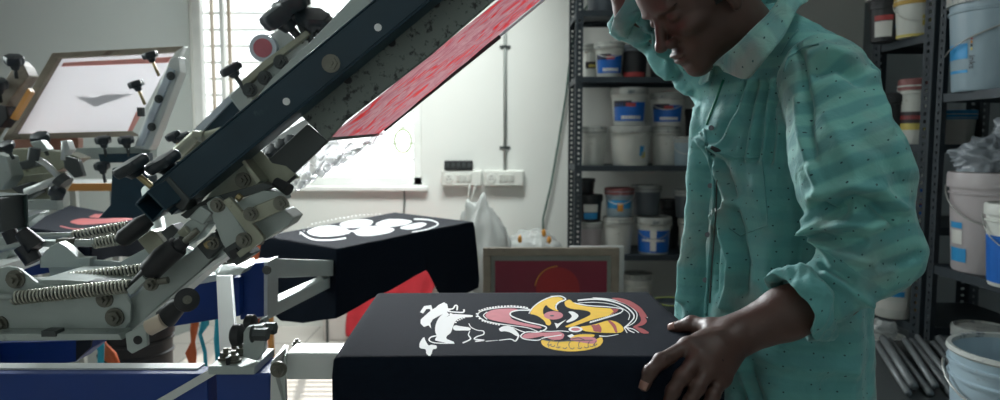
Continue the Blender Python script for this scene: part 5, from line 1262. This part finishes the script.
m = low; suv[m, 0] = s2_[m] + .3; suv[m, 1] = g2_[m] * .055 + 5; suv[m, 2] = .35
m = far; suv[m, 0] = sr_[m]; suv[m, 1] = gr_[m] * .07 + 7; suv[m, 2] = .2
# shoulder yoke bands
sh = (~arm) & (~far) & (vs[:, 2] > 1.30); suv[sh, 2] = .6
# folds, drawn where the cloth bunches
disp = np.zeros(len(vs)); px = project(vs)
cam_v = np.array([0, 0, CZ]) - vs; cam_v /= np.linalg.norm(cam_v, axis=1, keepdims=True)
facing = np.clip((N * cam_v).sum(1) * 2.5 + .3, 0, 1)
def fold(pts, amp, wd, maskf=None):
    pts = np.array(pts, float); best = np.full(len(px), 1e9)
    for a, c in zip(pts[:-1], pts[1:]):
        ab = c - a; t = np.clip(((px - a) @ ab) / (ab @ ab), 0, 1); best = np.minimum(best, np.linalg.norm(px - (a + t[:, None] * ab), axis=1))
    k = 2.1 * amp * np.exp(-(best / wd) ** 2) * facing
    if maskf is not None: k = k * maskf
    return k
am = arm.astype(float); tm = ((~arm) & (~far)).astype(float)
for pts, amp, wd in (
    ([(838, 205), (855, 198), (875, 204), (890, 218)], -.010, 7), ([(820, 208), (830, 216), (842, 214)], -.013, 6), ([(815, 196), (845, 186), (880, 190), (900, 208)], .006, 6),
    ([(822, 226), (850, 222), (872, 228), (884, 222)], .007, 6), ([(812, 232), (835, 240), (862, 240)], -.006, 5), ([(815, 240), (840, 256), (872, 262)], .006, 6), ([(812, 248), (826, 266), (850, 280)], -.006, 5),
    ([(808, 218), (815, 226), (822, 240), (828, 255)], .007, 4), ([(800, 240), (812, 236), (818, 225)], .008, 4), ([(872, 262), (900, 262), (918, 255)], -.004, 7), ([(826, 276), (850, 292), (868, 300)], .006, 5),
    ([(792, 40), (800, 60), (806, 95), (808, 130), (812, 160)], -.006, 5), ([(800, 100), (802, 130), (812, 165), (822, 190)], .006, 5), ([(812, 56), (826, 50), (850, 60), (866, 80)], .005, 7), ([(818, 68), (838, 64), (858, 78)], -.008, 8),
    ([(870, 75), (882, 100), (890, 130)], .004, 5), ([(850, 130), (880, 150), (900, 180)], -.003, 9), ([(828, 120), (850, 160), (860, 185)], .003, 10)):
    disp += fold(pts, amp, wd, am)
for pts, amp, wd in (
    ([(752, 82), (742, 110), (728, 140), (718, 156)], .006, 3.5), ([(762, 84), (754, 120), (748, 158)], .005, 4), ([(774, 82), (768, 120), (764, 160)], .005, 4), ([(784, 78), (779, 120), (776, 165)], .004, 4),
    ([(745, 84), (734, 112), (718, 140)], -.006, 3.5), ([(757, 84), (748, 120), (742, 158)], -.005, 4), ([(768, 84), (761, 120), (756, 158)], -.005, 4), ([(780, 80), (774, 120), (770, 160)], -.004, 4),
    ([(708, 134), (718, 148), (730, 156)], .008, 3.5), ([(704, 140), (712, 156), (722, 175)], .009, 3.5), ([(712, 150), (724, 170), (732, 196)], -.008, 4), ([(700, 150), (706, 175), (716, 205)], -.007, 3.5),
    ([(722, 180), (730, 200), (726, 216), (716, 226)], .006, 4), ([(724, 214), (728, 238), (734, 262), (732, 284), (728, 306)], .011, 4), ([(732, 214), (737, 240), (744, 262), (740, 290)], -.009, 6),
    ([(712, 160), (716, 200), (718, 240), (716, 290)], -.007, 3.5), ([(697, 110), (696, 150), (694, 200), (690, 250), (686, 300)], .007, 4), ([(703, 170), (702, 220), (699, 270), (696, 320)], -.010, 4),
    ([(755, 330), (790, 345), (840, 350)], -.004, 7), ([(750, 352), (790, 366), (850, 372)], .005, 7), ([(745, 372), (760, 400)], -.006, 5), ([(735, 345), (745, 380), (752, 405)], .007, 4), ([(800, 190), (803, 230), (798, 270)], -.006, 8), ([(760, 190), (770, 240), (764, 290)], .004, 12), ([(785, 180), (788, 240), (780, 270)], -.004, 9)):
    disp += fold(pts, amp, wd, tm)
fm_ = far.astype(float)
for pts, amp, wd in (([(624, 48), (650, 62), (690, 90)], .006, 4), ([(640, 50), (668, 62), (676, 76)], -.008, 5), ([(650, 30), (660, 50), (672, 72)], .009, 4), ([(655, 22), (648, 44), (640, 56)], -.008, 4), ([(618, 30), (630, 48), (640, 52)], .006, 3), ([(625, 20), (640, 34), (646, 40)], -.006, 4)):
    disp += fold(pts, amp, wd, fm_)
# loose vertical swing towards the hem, for the whole garment
ang = np.arctan2(vs[:, 1] - 1.25, vs[:, 0] - .475)
wgt = np.clip((1.25 - vs[:, 2]) / .5, 0, 1) * tm
disp += wgt * (.006 * np.sin(ang * 9 + vs[:, 2] * 5) + .004 * np.sin(ang * 17 + 2 - vs[:, 2] * 8))
def vnoise(v, s, seed):
    r = np.random.RandomState(seed); o = np.zeros(len(v))
    for i in range(10):
        d = r.randn(3); d /= np.linalg.norm(d); o += np.sin(v @ d * s * (0.6 + .12 * i) + r.rand() * 6 + 1.3 * np.sin(v @ r.randn(3) * s * .4))
    return o / 10
disp += .0060 * vnoise(vs, 48, 3) + .0040 * vnoise(vs, 95, 5) + .0016 * vnoise(vs, 190, 8)
vs2 = vs + N * disp[:, None]
shirt = np_mesh('shirt', [(vs2, Q)], ['shirt'], man, suv=suv)

# collar: stand and two leaves folded over it
collar_c = np.array([.455, 1.245, 1.425])
def surf(b, rows, nv):
    b.grid(lambda u, v: rows(u, v), 60, nv)
def seam_px(pts, Y, off=0): return [P(x, y, Y) for x, y in pts]
# near leaf follows the photograph's long slanting leaf; outline in two rails
rail_top = [(712, 66, 1.20), (727, 52, 1.13), (745, 36, 1.10), (765, 16, 1.10), (781, -4, 1.12), (788, -12, 1.19), (784, -14, 1.27), (770, -12, 1.34)]
rail_bot = [(724, 73, 1.13), (744, 80, 1.075), (760, 66, 1.055), (782, 40, 1.055), (797, 12, 1.075), (808, 2, 1.14), (803, 2, 1.26), (785, 4, 1.37)]
def interp3(rl, u):
    n = len(rl) - 1; x = u * n; i = min(int(x), n - 1); f = x - i
    a = [Vector(P(*rl[max(0, min(n, i + k))])) for k in (-1, 0, 1, 2)]
    t = f; return .5 * (2 * a[1] + (a[2] - a[0]) * t + (2 * a[0] - 5 * a[1] + 4 * a[2] - a[3]) * t * t + (3 * a[1] - a[0] - 3 * a[2] + a[3]) * t ** 3)
cuv = []
b = MB()
def leaf(u, v):
    p0 = interp3(rail_top, u); p1 = interp3(rail_bot, u); q = p0.lerp(p1, v)
    o = Vector((-.35, -1, .45)).normalized()
    return q + o * (.012 * math.sin(v * PI * .9) + .002 * math.sin(u * 23))
b.grid(leaf, 60, 14)
col = b.build('collar_leaf', 'shirt', man, smooth=True, solid=.003)
def put_suv(o, fn, band):
    me = o.data; at = me.attributes.new('suv', 'FLOAT_VECTOR', 'POINT')
    at.data.foreach_set('vector', [x for i, v in enumerate(me.vertices) for x in (*fn(i, v.co), band)])
put_suv(col, lambda i, co_: ((i % 60) / 60 * .23, (i // 60) / 14 * .05 + 9), .9)
rt2 = [(712, 66, 1.22), (706, 60, 1.30), (712, 46, 1.36), (735, 20, 1.39), (755, -8, 1.375), (770, -12, 1.34)]
rb2 = [(708, 80, 1.22), (699, 84, 1.30), (700, 66, 1.37), (722, 36, 1.41), (758, 6, 1.41), (785, 4, 1.37)]
b = MB(); b.grid(lambda u, v: interp3(rt2, u).lerp(interp3(rb2, u), v), 50, 10)
col2 = b.build('collar_leaf', 'shirt', man, smooth=True, solid=.003); put_suv(col2, lambda i, co_: ((i % 50) / 50 * .2, (i // 50) / 10 * .05 + 11), .5)
# stitched yoke seam and placket with small buttons
def snap(px_, py_, Y0=.85, Y1=1.6, off=0.0):
    """first point of the shirt on the line of sight to a place in the photograph"""
    a = P(px_, py_, Y0); c = P(px_, py_, Y1); d = (c - a); best = None
    ts = np.linspace(0, 1, 900); pp = np.array([tuple(a + d * t) for t in ts], np.float32)
    s = shirt_sdf(pp); k = np.argmax(s < 0.0)
    if s[k] >= 0: return None
    return a + d * float(ts[k])
tree = None
from mathutils.bvhtree import BVHTree
bvh = BVHTree.FromPolygons([Vector(v) for v in vs2], [tuple(q) for q in Q])
def hit(px_, py_, off=.0015):
    o = Vector((0, 0, CZ)); d = (P(px_, py_, 1.0) - o).normalized(); r = bvh.ray_cast(o, d)
    if r[0] is None: return None
    n = r[1] if r[1].dot(d) < 0 else -r[1]
    return r[0] + n * off
def stitched(name, pts, w_, m, off=.0012, n=60):
    q = []
    for (x0_, y0_), (x1_, y1_) in zip(pts[:-1], pts[1:]):
        k = max(2, int(math.dist((x0_, y0_), (x1_, y1_)) / 3))
        for i in range(k):
            h_ = hit(x0_ + (x1_ - x0_) * i / k, y0_ + (y1_ - y0_) * i / k, off)
            if h_ is not None: q.append(h_)
    if len(q) > 3:
        b = MB(); b.tube(q, w_, 6); o = b.build(name, m, man, smooth=True)
        if m == 'shirt': put_suv(o, lambda i, co_: (0, 0), 0)
        return o
stitched('pocket_seam', [(716, 152), (735, 158), (762, 158)], .0022, 'shirt')
stitched('pocket_seam', [(762, 158), (765, 190), (768, 225), (740, 236), (726, 226)], .0012, 'shirt')
stitched('yoke_seam', [(781, 55), (790, 40), (800, 28)], .0018, 'shirt')
stitched('armhole_seam', [(784, 72), (789, 58), (803, 48), (822, 44)], .0018, 'shirt')
stitched('placket_thread', [(724, 80), (718, 96), (712, 112), (706, 128)], .0022, 'thread')
stitched('placket_edge', [(704, 130), (708, 152), (714, 180), (713, 210), (711, 240), (709, 270), (707, 300), (706, 318)], .0030, 'shirt')
stitched('placket_thread', [(717, 180), (716, 210), (714, 240), (712, 270), (710, 306)], .0012, 'darksteel')
for x, y in ((712, 186), (709, 235), (707, 280), (713, 128)):
    h_ = hit(x, y, .003)
    if h_ is not None: b = MB(); b.tube([h_, h_ + Vector((-.5, -.8, 0)) * .003], .0045, 14); b.build('button', 'bdkgrey', man, auto=40)
h_ = hit(713, 149, .001)
if h_ is not None: b = MB(); b.tube([h_ + Vector((-.004, 0, .003)), h_ + Vector((.006, -.002, -.003)), h_ + Vector((.012, -.002, -.004))], [.003, .0045, .002], 10); b.build('pocket_gap', 'trouser', man, smooth=True)

# rolled cuffs
def cuff(c0, axis, R0_, wid, name='rolled_cuff', seed=0, squash=1.0):
    ax = Vector(axis).normalized(); ref = Vector((0, 0, 1)); u0 = ax.cross(ref).normalized(); w0 = ax.cross(u0); ph = np.random.RandomState(seed).rand(6) * 6
    prof = [(-.004, .50), (.000, -.10), (.004, -.45), (.011, -.55), (.016, -.2), (.017, .2), (.015, .5), (.008, .7), (.000, .75)]
    b = MB(); nu = 72
    def fn(u, v):
        a = u * 2 * PI; x = v * (len(prof) - 1); i = min(int(x), len(prof) - 2); t = x - i
        r = prof[i][0] * (1 - t) + prof[i + 1][0] * t; h = prof[i][1] * (1 - t) + prof[i + 1][1] * t
        rr = R0_ + r + .0035 * math.sin(3 * a + ph[0] + 2 * h) + .0022 * math.sin(7 * a + ph[1] - 3 * h) + .0012 * math.sin(15 * a + h * 8)
        return Vector(c0) + (u0 * math.cos(a) + w0 * math.sin(a) * squash) * rr + ax * (h * wid + .006 * math.sin(2 * a + ph[2]) + .003 * math.sin(5 * a + ph[3]))
    b.grid(fn, nu, 36, wrap=True)
    o = b.build(name, 'shirt', man, smooth=True); put_suv(o, lambda i, co_: ((i // nu) * .002 + .4, (i % nu) / nu * .3 + seed), .1); return o
axc = (S2b - S3).normalized()
cuff(S3 - axc * .000, axc, .042, .030, seed=2)
axr = (R0 - R1).normalized()
cuff(R1 - axr * .02, axr, .050, .030, seed=6)

# ---------------- skin: arms and hands
def hand(p, W, kn, fingers, thumb, rw=.030):
    """W wrist; kn knuckles index..little; fingers: chains [PIP, DIP, tip]"""
    d = None
    for i, k in enumerate(kn):
        c = cap(p, V3(W), V3(k), .0225 - .001 * i, .0135 - .0005 * i); d = c if d is None else smin(d, c, .010)
    for a, c in zip(kn[:-1], kn[1:]): d = smin(d, cap(p, V3(a), V3(c), .0115, .0110), .008)
    pc = (W + kn[1] + kn[2]) / 3; pd = (W + kn[0] + kn[1]) / 3
    d = smin(d, cap(p, V3(pc), V3(kn[1].lerp(kn[2], .5)), .021, .014), .012); d = smin(d, cap(p, V3(pd), V3(kn[0].lerp(kn[1], .5)), .019, .0125), .012)
    d = smin(d, cap(p, V3(W), V3(kn[2].lerp(kn[3], .5)), .021, .0135), .012)
    th = cap(p, V3(W.lerp(thumb[0], .25)), V3(thumb[0]), .018, .0155); d = smin(d, th, .014)
    d = smin(d, cap(p, V3(thumb[0]), V3(kn[0].lerp(W, .25)), .010, .010), .014)
    fs = None
    for i, (k, ch) in enumerate(zip(kn, fingers)):
        sc = (1.0, 1.03, .98, .86)[i]; f = None; pts = [k] + ch; rr = [.0118, .0100, .0089, .0074]
        for j in range(3):
            c = cap(p, V3(pts[j]), V3(pts[j + 1]), rr[j] * sc, rr[j + 1] * sc); f = c if f is None else smin(f, c, .003)
        f = smin(f, np.linalg.norm(p - V3(pts[1]), axis=1) - .0108 * sc, .004)
        f = smin(f, np.linalg.norm(p - V3(pts[2]), axis=1) - .0094 * sc, .004)
        fs = f if fs is None else smin(fs, f, .0012)
    d = smin(d, fs, .006)
    t = smin(cap(p, V3(thumb[0]), V3(thumb[1]), .0150, .0118), cap(p, V3(thumb[1]), V3(thumb[2]), .0118, .0085), .004)
    t = smin(t, np.linalg.norm(p - V3(thumb[1]), axis=1) - .0125, .004)
    return smin(d, t, .006)
Wn = P(738, 336, .985)
Kn = [P(688, 347, .935), P(698, 358, .918), P(709, 368, .912), P(722, 378, .922)]
Fn = [[P(661, 361, .905), P(650, 372, .896), P(644.5, 386, .893)],
      [P(682, 377, .892), P(673, 391, .884), P(667, 406, .885)],
      [P(697, 388, .888), P(690, 401, .882), P(685, 415, .885)],
      [P(713, 395, .896), P(708, 406, .890), P(704, 417, .892)]]
Tn = [P(712, 329, 1.0), P(692, 324, 1.03), P(673, 328.5, 1.045)]
El = P(880, 268, .985)
def near_arm(p):
    fa = cap(p, V3(P(835, 292, .98)), V3(P(785, 314, .98)), .037, .0345)
    fa = smin(fa, cap(p, V3(P(785, 314, .98)), V3(Wn), .0345, .0255), .02)
    fa = smin(fa, cap(p, V3(P(760, 325, .985)), V3(Wn + Vector((-.01, 0, 0))), .030, .026), .01)
    d = smin(fa, hand(p, Wn, Kn, Fn, Tn), .012)
    # tendons and veins over the back of the hand
    for k in Kn[:3]:
        a = Vector(Wn).lerp(k, .35) + Vector((-.002, -.012, .014)); c_ = k + Vector((0, -.006, .008))
        d = smin(d, cap(p, V3(a), V3(c_), .0022, .0035), .006)
    return d
# raised right arm: forearm up to the head of the press
Er = R1 + (R1 - R0).normalized() * .01
Wr = P(596, -118, 1.30)
ru = (Wr - Er).normalized(); 
K2 = [Wr + ru * .065 + Vector((-.005, -.026 + .018 * i, .012 - .006 * i)) for i in range(4)]
cc2 = Wr + ru * .07 + Vector((-.055, 0, -.0))
F2 = [[k + Vector((-.040, -.002, .014)), k + Vector((-.060, -.002, -.008)), k + Vector((-.048, -.002, -.028))] for k in K2]
T2 = [Wr + ru * .025 + Vector((-.03, -.036, -.008)), Wr + ru * .045 + Vector((-.052, -.040, -.006)), Wr + ru * .065 + Vector((-.062, -.030, -.004))]
mid = Er.lerp(Wr, .35)
def far_arm(p):
    d = smin(cap(p, V3(Er - (Er - R0).normalized() * .02), V3(mid), .040, .043), cap(p, V3(mid), V3(Wr), .043, .026), .02)
    d = smin(d, cap(p, V3(Er), V3(Er + Vector((0, 0, .01))), .040, .040), .02)
    return smin(d, hand(p, Wr, K2, F2, T2), .012)
# ---------------- head
Fh = Vector((-.78, -.21, -.58)).normalized(); Uh = (Vector((0, 0, 1)) - Fh * Fh.z).normalized()
Uh = (Uh + Vector((0, 0, 0))).normalized(); Lh = Uh.cross(Fh).normalized()
eye_w = P(671, 18, 1.165)
eyl = (.0835, .031, .004)
Hc = eye_w - (Fh * eyl[0] + Lh * eyl[1] + Uh * eyl[2])
Rm = np.array([tuple(Fh), tuple(Lh), tuple(Uh)], np.float32)     # world -> head
def to_head(p): return (p - V3(Hc)) @ Rm.T
def from_head(q): return Hc + Fh * q[0] + Lh * q[1] + Uh * q[2]
def head_local(q):
    q = q.copy(); a = q.copy(); a[:, 1] = np.abs(a[:, 1])
    d = ell(q, (-.015, 0, .045), (.100, .076, .086))
    d = smin(d, ell(q, (.033, 0, -.015), (.056, .059, .080)), .03)
    d = smin(d, ell(q, (.030, 0, -.068), (.052, .048, .040)), .02)
    d = smin(d, ell(a, (.005, .046, -.055), (.030, .014, .032)), .015)
    d = smin(d, ell(q, (.068, 0, -.096), (.020, .026, .018)), .020)      # chin
    d = smin(d, ell(a, (.062, .040, -.022), (.022, .019, .014)), .012)    # cheekbones
    d = smin(d, ell(q, (.074, 0, -.066), (.020, .027, .022)), .012)       # muzzle
    d = smin(d, ell(a, (.081, .024, .021), (.012, .024, .0075)), .008)    # brow ridge
    d = smin(d, ell(q, (.078, 0, .045), (.016, .04, .03)), .02)           # forehead
    d = smax(d, -ell(a, (.096, .032, .003), (.014, .018, .011)), .010)    # eye sockets
    d = smin(d, ell(a, (.0735, .031, .003), (.0140, .0155, .0105)), .004)  # lids over the eyeball
    d = smin(d, cap(q, (.084, 0, .016), (.1045, 0, -.026), .0075, .0095), .007)
    d = smin(d, ell(q, (.1075, 0, -.031), (.0125, .0125, .0100)), .006)
    d = smin(d, ell(a, (.0960, .0160, -.034), (.0120, .0080, .0085)), .005)
    d = smax(d, -ell(a, (.1000, .0075, -.0425), (.0055, .0032, .0040)), .003)
    d = smin(d, ell(q, (.0915, 0, -.0575), (.0080, .022, .0055)), .006)
    d = smin(d, ell(q, (.0890, 0, -.0695), (.0080, .019, .0060)), .006)
    d = smax(d, -ell(q, (.1010, 0, -.0637), (.010, .024, .0012)), .002)
    d = smax(d, -ell(q, (.094, 0, -.0825), (.006, .018, .004)), .005)
    # ears
    e = ell(a, (-.004, .078, -.008), (.017, .0065, .030)); e = smin(e, ell(a, (.000, .076, -.034), (.009, .006, .010)), .006)
    e = smax(e, -ell(a, (-.001, .0855, -.006), (.009, .005, .017)), .003)
    return smin(d, e, .004)
nk0 = from_head((-.022, 0, -.045)); nk1 = Vector((.490, 1.265, 1.36))
def head_sdf(p):
    d = head_local(to_head(p))
    d = smin(d, cap(p, V3(nk0), V3(nk1), .056, .062), .022)
    return d
def trunk(p):
    z = p[:, 2]; cx = np.interp(z, TZ, TX); a = np.interp(z, TZ, TA) - .030; b = np.interp(z, TZ, TB) - .026
    a = np.maximum(a, .01); b = np.maximum(b, .01)
    q0 = p[:, 0] - cx; q1 = p[:, 1] - 1.25
    k = np.sqrt(((q0 * f_[0] + q1 * f_[1]) / a) ** 2 + ((q0 * l_[0] + q1 * l_[1]) / b) ** 2)
    d = np.maximum(np.maximum((k - 1) * np.minimum(a, b) * .9, .76 - z), z - 1.42)
    d = smin(d, cap(p, V3(S0), V3(S1), .045, .042), .02); d = smin(d, cap(p, V3(S1), V3(S2), .042, .036), .02)
    d = smin(d, cap(p, V3(S2), V3(P(835, 292, .98)), .036, .036), .015)
    return smin(d, cap(p, V3(R0), V3(Er), .048, .036), .02)
def body_sdf(p):
    d = trunk(p); b_ = (p[:, 2] > 1.22)
    out = d.copy()
    m = p[:, 2] > 1.24
    if m.any(): q = p[m]; out[m] = smin(smin(out[m], head_sdf(q), .012), far_arm(q), .012)
    m = (p[:, 2] < 1.2) & (p[:, 1] < 1.15)
    if m.any(): out[m] = smin(out[m], near_arm(p[m]), .010)
    return out
allp = [Er, Wr] + K2 + [x for f in F2 for x in f]
blo = [min([v[i] for v in allp] + [v[i] for v in (Fn[0][2], Fn[2][2])] + [(.3, .86, .75)[i]]) - .05 for i in range(3)]
bhi = [max([v[i] for v in allp] + [v[i] for v in (S0, S1, S2, Hc)] + [(.65, 1.5, 1.6)[i]]) + .13 for i in range(3)]
bodyM = surface_nets(body_sdf, blo, bhi, .0021)
body = np_mesh('body', [bodyM], ['skin'], man)
# hair: close crop with a fringe line and sideburns
def hair_sdf(p):
    q = to_head(p); a = q.copy(); a[:, 1] = np.abs(a[:, 1])
    d = head_local(q) - .005
    d = smin(d, ell(q, (-.018, 0, .056), (.106, .082, .086)), .01)
    # keep it above a line that runs forehead - temple - sideburn - nape
    line = np.where(q[:, 0] > .045, .062, np.where(q[:, 0] > .022, .062 - (.045 - q[:, 0]) * 2.4, np.where(q[:, 0] > .008, -.018, -.012 - .35 * (.008 - q[:, 0]))))
    d = np.maximum(d, (line - q[:, 2]) * .4)
    d = np.maximum(d, -(ell(a, (-.002, .080, -.012), (.022, .014, .036))))
    return d
hm = surface_nets(hair_sdf, [Hc[i] - .15 for i in range(3)], [Hc[i] + .16 for i in range(3)], .003)
np_mesh('hair', [hm], ['hair'], man)
headbvh = BVHTree.FromPolygons([Vector(v) for v in bodyM[0]], [tuple(q) for q in bodyM[1]])
def on_face(x, y, z, off=.0):
    """nearest face skin to a place given in the head's own frame"""
    o = from_head((x + .08, y, z)); r = headbvh.ray_cast(o, (-Fh)); 
    return (r[0] + Fh * off) if r[0] is not None else from_head((x, y, z))
def strip(name, pts, r, m, off=.0, flat=1.0):
    b = MB(); b.tube([on_face(0, y, z, off) for y, z in pts], r, 8, flat=flat); return b.build(name, m, man, smooth=True)
for sd in (1, -1):
    strip('eyebrow', [(sd * y, z) for y, z in ((.010, .022), (.018, .026), (.028, .028), (.038, .026), (.047, .020))], [.0014, .0030, .0030, .0024, .0010], 'hair', .000)
    strip('eyelashes', [(sd * y, z) for y, z in ((.020, -.0015), (.026, -.0035), (.032, -.0042), (.038, -.0032), (.044, -.0005))], .0011, 'hair', .0005)
    strip('lid_crease', [(sd * y, z) for y, z in ((.020, .004), (.026, .0075), (.032, .0085), (.039, .007), (.045, .003))], .0006, 'hair', -.0002)
    b = MB(); e = on_face(0, sd * .0315, -.0005); 
    b.tube([on_face(0, sd * y, z, .0004) for y, z in ((.024, -.0012), (.029, -.0016), (.0335, -.0016), (.039, -.0006))], [.0006, .0013, .0013, .0006], 8); b.build('eye', 'eye', man, smooth=True)
    strip('moustache', [(sd * y, z) for y, z in ((.003, -.0475), (.010, -.0490), (.018, -.0530), (.024, -.0590))], [.0024, .0032, .0028, .0012], 'hair', -.0008)
strip('upper_lip', [(y, -.0590 - abs(y) * .10) for y in (-.020, -.012, -.004, .004, .012, .020)], [.0012, .0030, .0036, .0036, .0030, .0012], 'lip', -.0012)
strip('lower_lip', [(y, -.0695 + abs(y) * .16) for y in (-.018, -.010, 0, .010, .018)], [.0012, .0034, .0042, .0034, .0012], 'lip', -.0014)
strip('chin_beard', [(y, -.094 - .0 * y) for y in (-.014, 0, .014)], [.001, .003, .001], 'hair', -.0015)

# nails
def nail(tip, prev, up, L=.011, Wd=.0075, rad=.0075):
    tip, prev = Vector(tip), Vector(prev); d = (tip - prev).normalized(); up = Vector(up); up = (up - d * up.dot(d)).normalized(); sd = d.cross(up)
    b = MB()
    def fn(u, v):
        a = (u - .5) * 1.7; return tip + d * (-.006 + L * v) + (up * math.cos(a) + sd * math.sin(a)) * (rad + .0006 - .001 * v * v)
    b.grid(fn, 10, 8); b.build('fingernail', 'nail', man, smooth=True, solid=.0006)
nail(Fn[0][2], Fn[0][1], (-.55, -.8, .2), rad=.0076); nail(Fn[1][2], Fn[1][1], (-.5, -.8, .2), rad=.0078)
nail(Fn[2][2], Fn[2][1], (-.45, -.85, .2), rad=.0074); nail(Fn[3][2], Fn[3][1], (-.4, -.85, .2), rad=.0066)
nail(Tn[2], Tn[1], (-.35, -.55, .75), rad=.0088)

# ---------------- trousers and shoes, below the frame
def legs(p):
    hipc = np.array([.475, 1.25, .78], np.float32); d = None
    for sd, kx, ky, fx, fy in ((1, .535, 1.17, .545, 1.16), (-1, .455, 1.36, .475, 1.37)):
        h = hipc + np.float32(.085 * sd) * l_.astype(np.float32)
        c = smin(cap(p, h, (kx, ky, .47), .085, .070), cap(p, (kx, ky, .47), (fx, fy, .10), .072, .055), .03)
        d = c if d is None else smin(d, c, .02)
    d = smin(d, ell(p, hipc, (.095, .14, .12)), .04)
    return np.maximum(d, .055 - p[:, 2])
lm = surface_nets(legs, (.28, .98, .03), (.72, 1.55, .95), .009)
np_mesh('trousers', [lm], ['trouser'], man)
for fx, fy in ((.545, 1.16), (.475, 1.37)):
    def shoe(p, fx=fx, fy=fy):
        d = smin(ell(p, (fx + .005, fy, .055), (.055, .042, .062)), ell(p, (fx - .115, fy - .035, .035), (.10, .046, .042)), .03)
        return np.maximum(d, .004 - p[:, 2])
    np_mesh('shoe', [surface_nets(shoe, (fx - .25, fy - .12, -.01), (fx + .09, fy + .08, .14), .006)], ['shoe'], man)
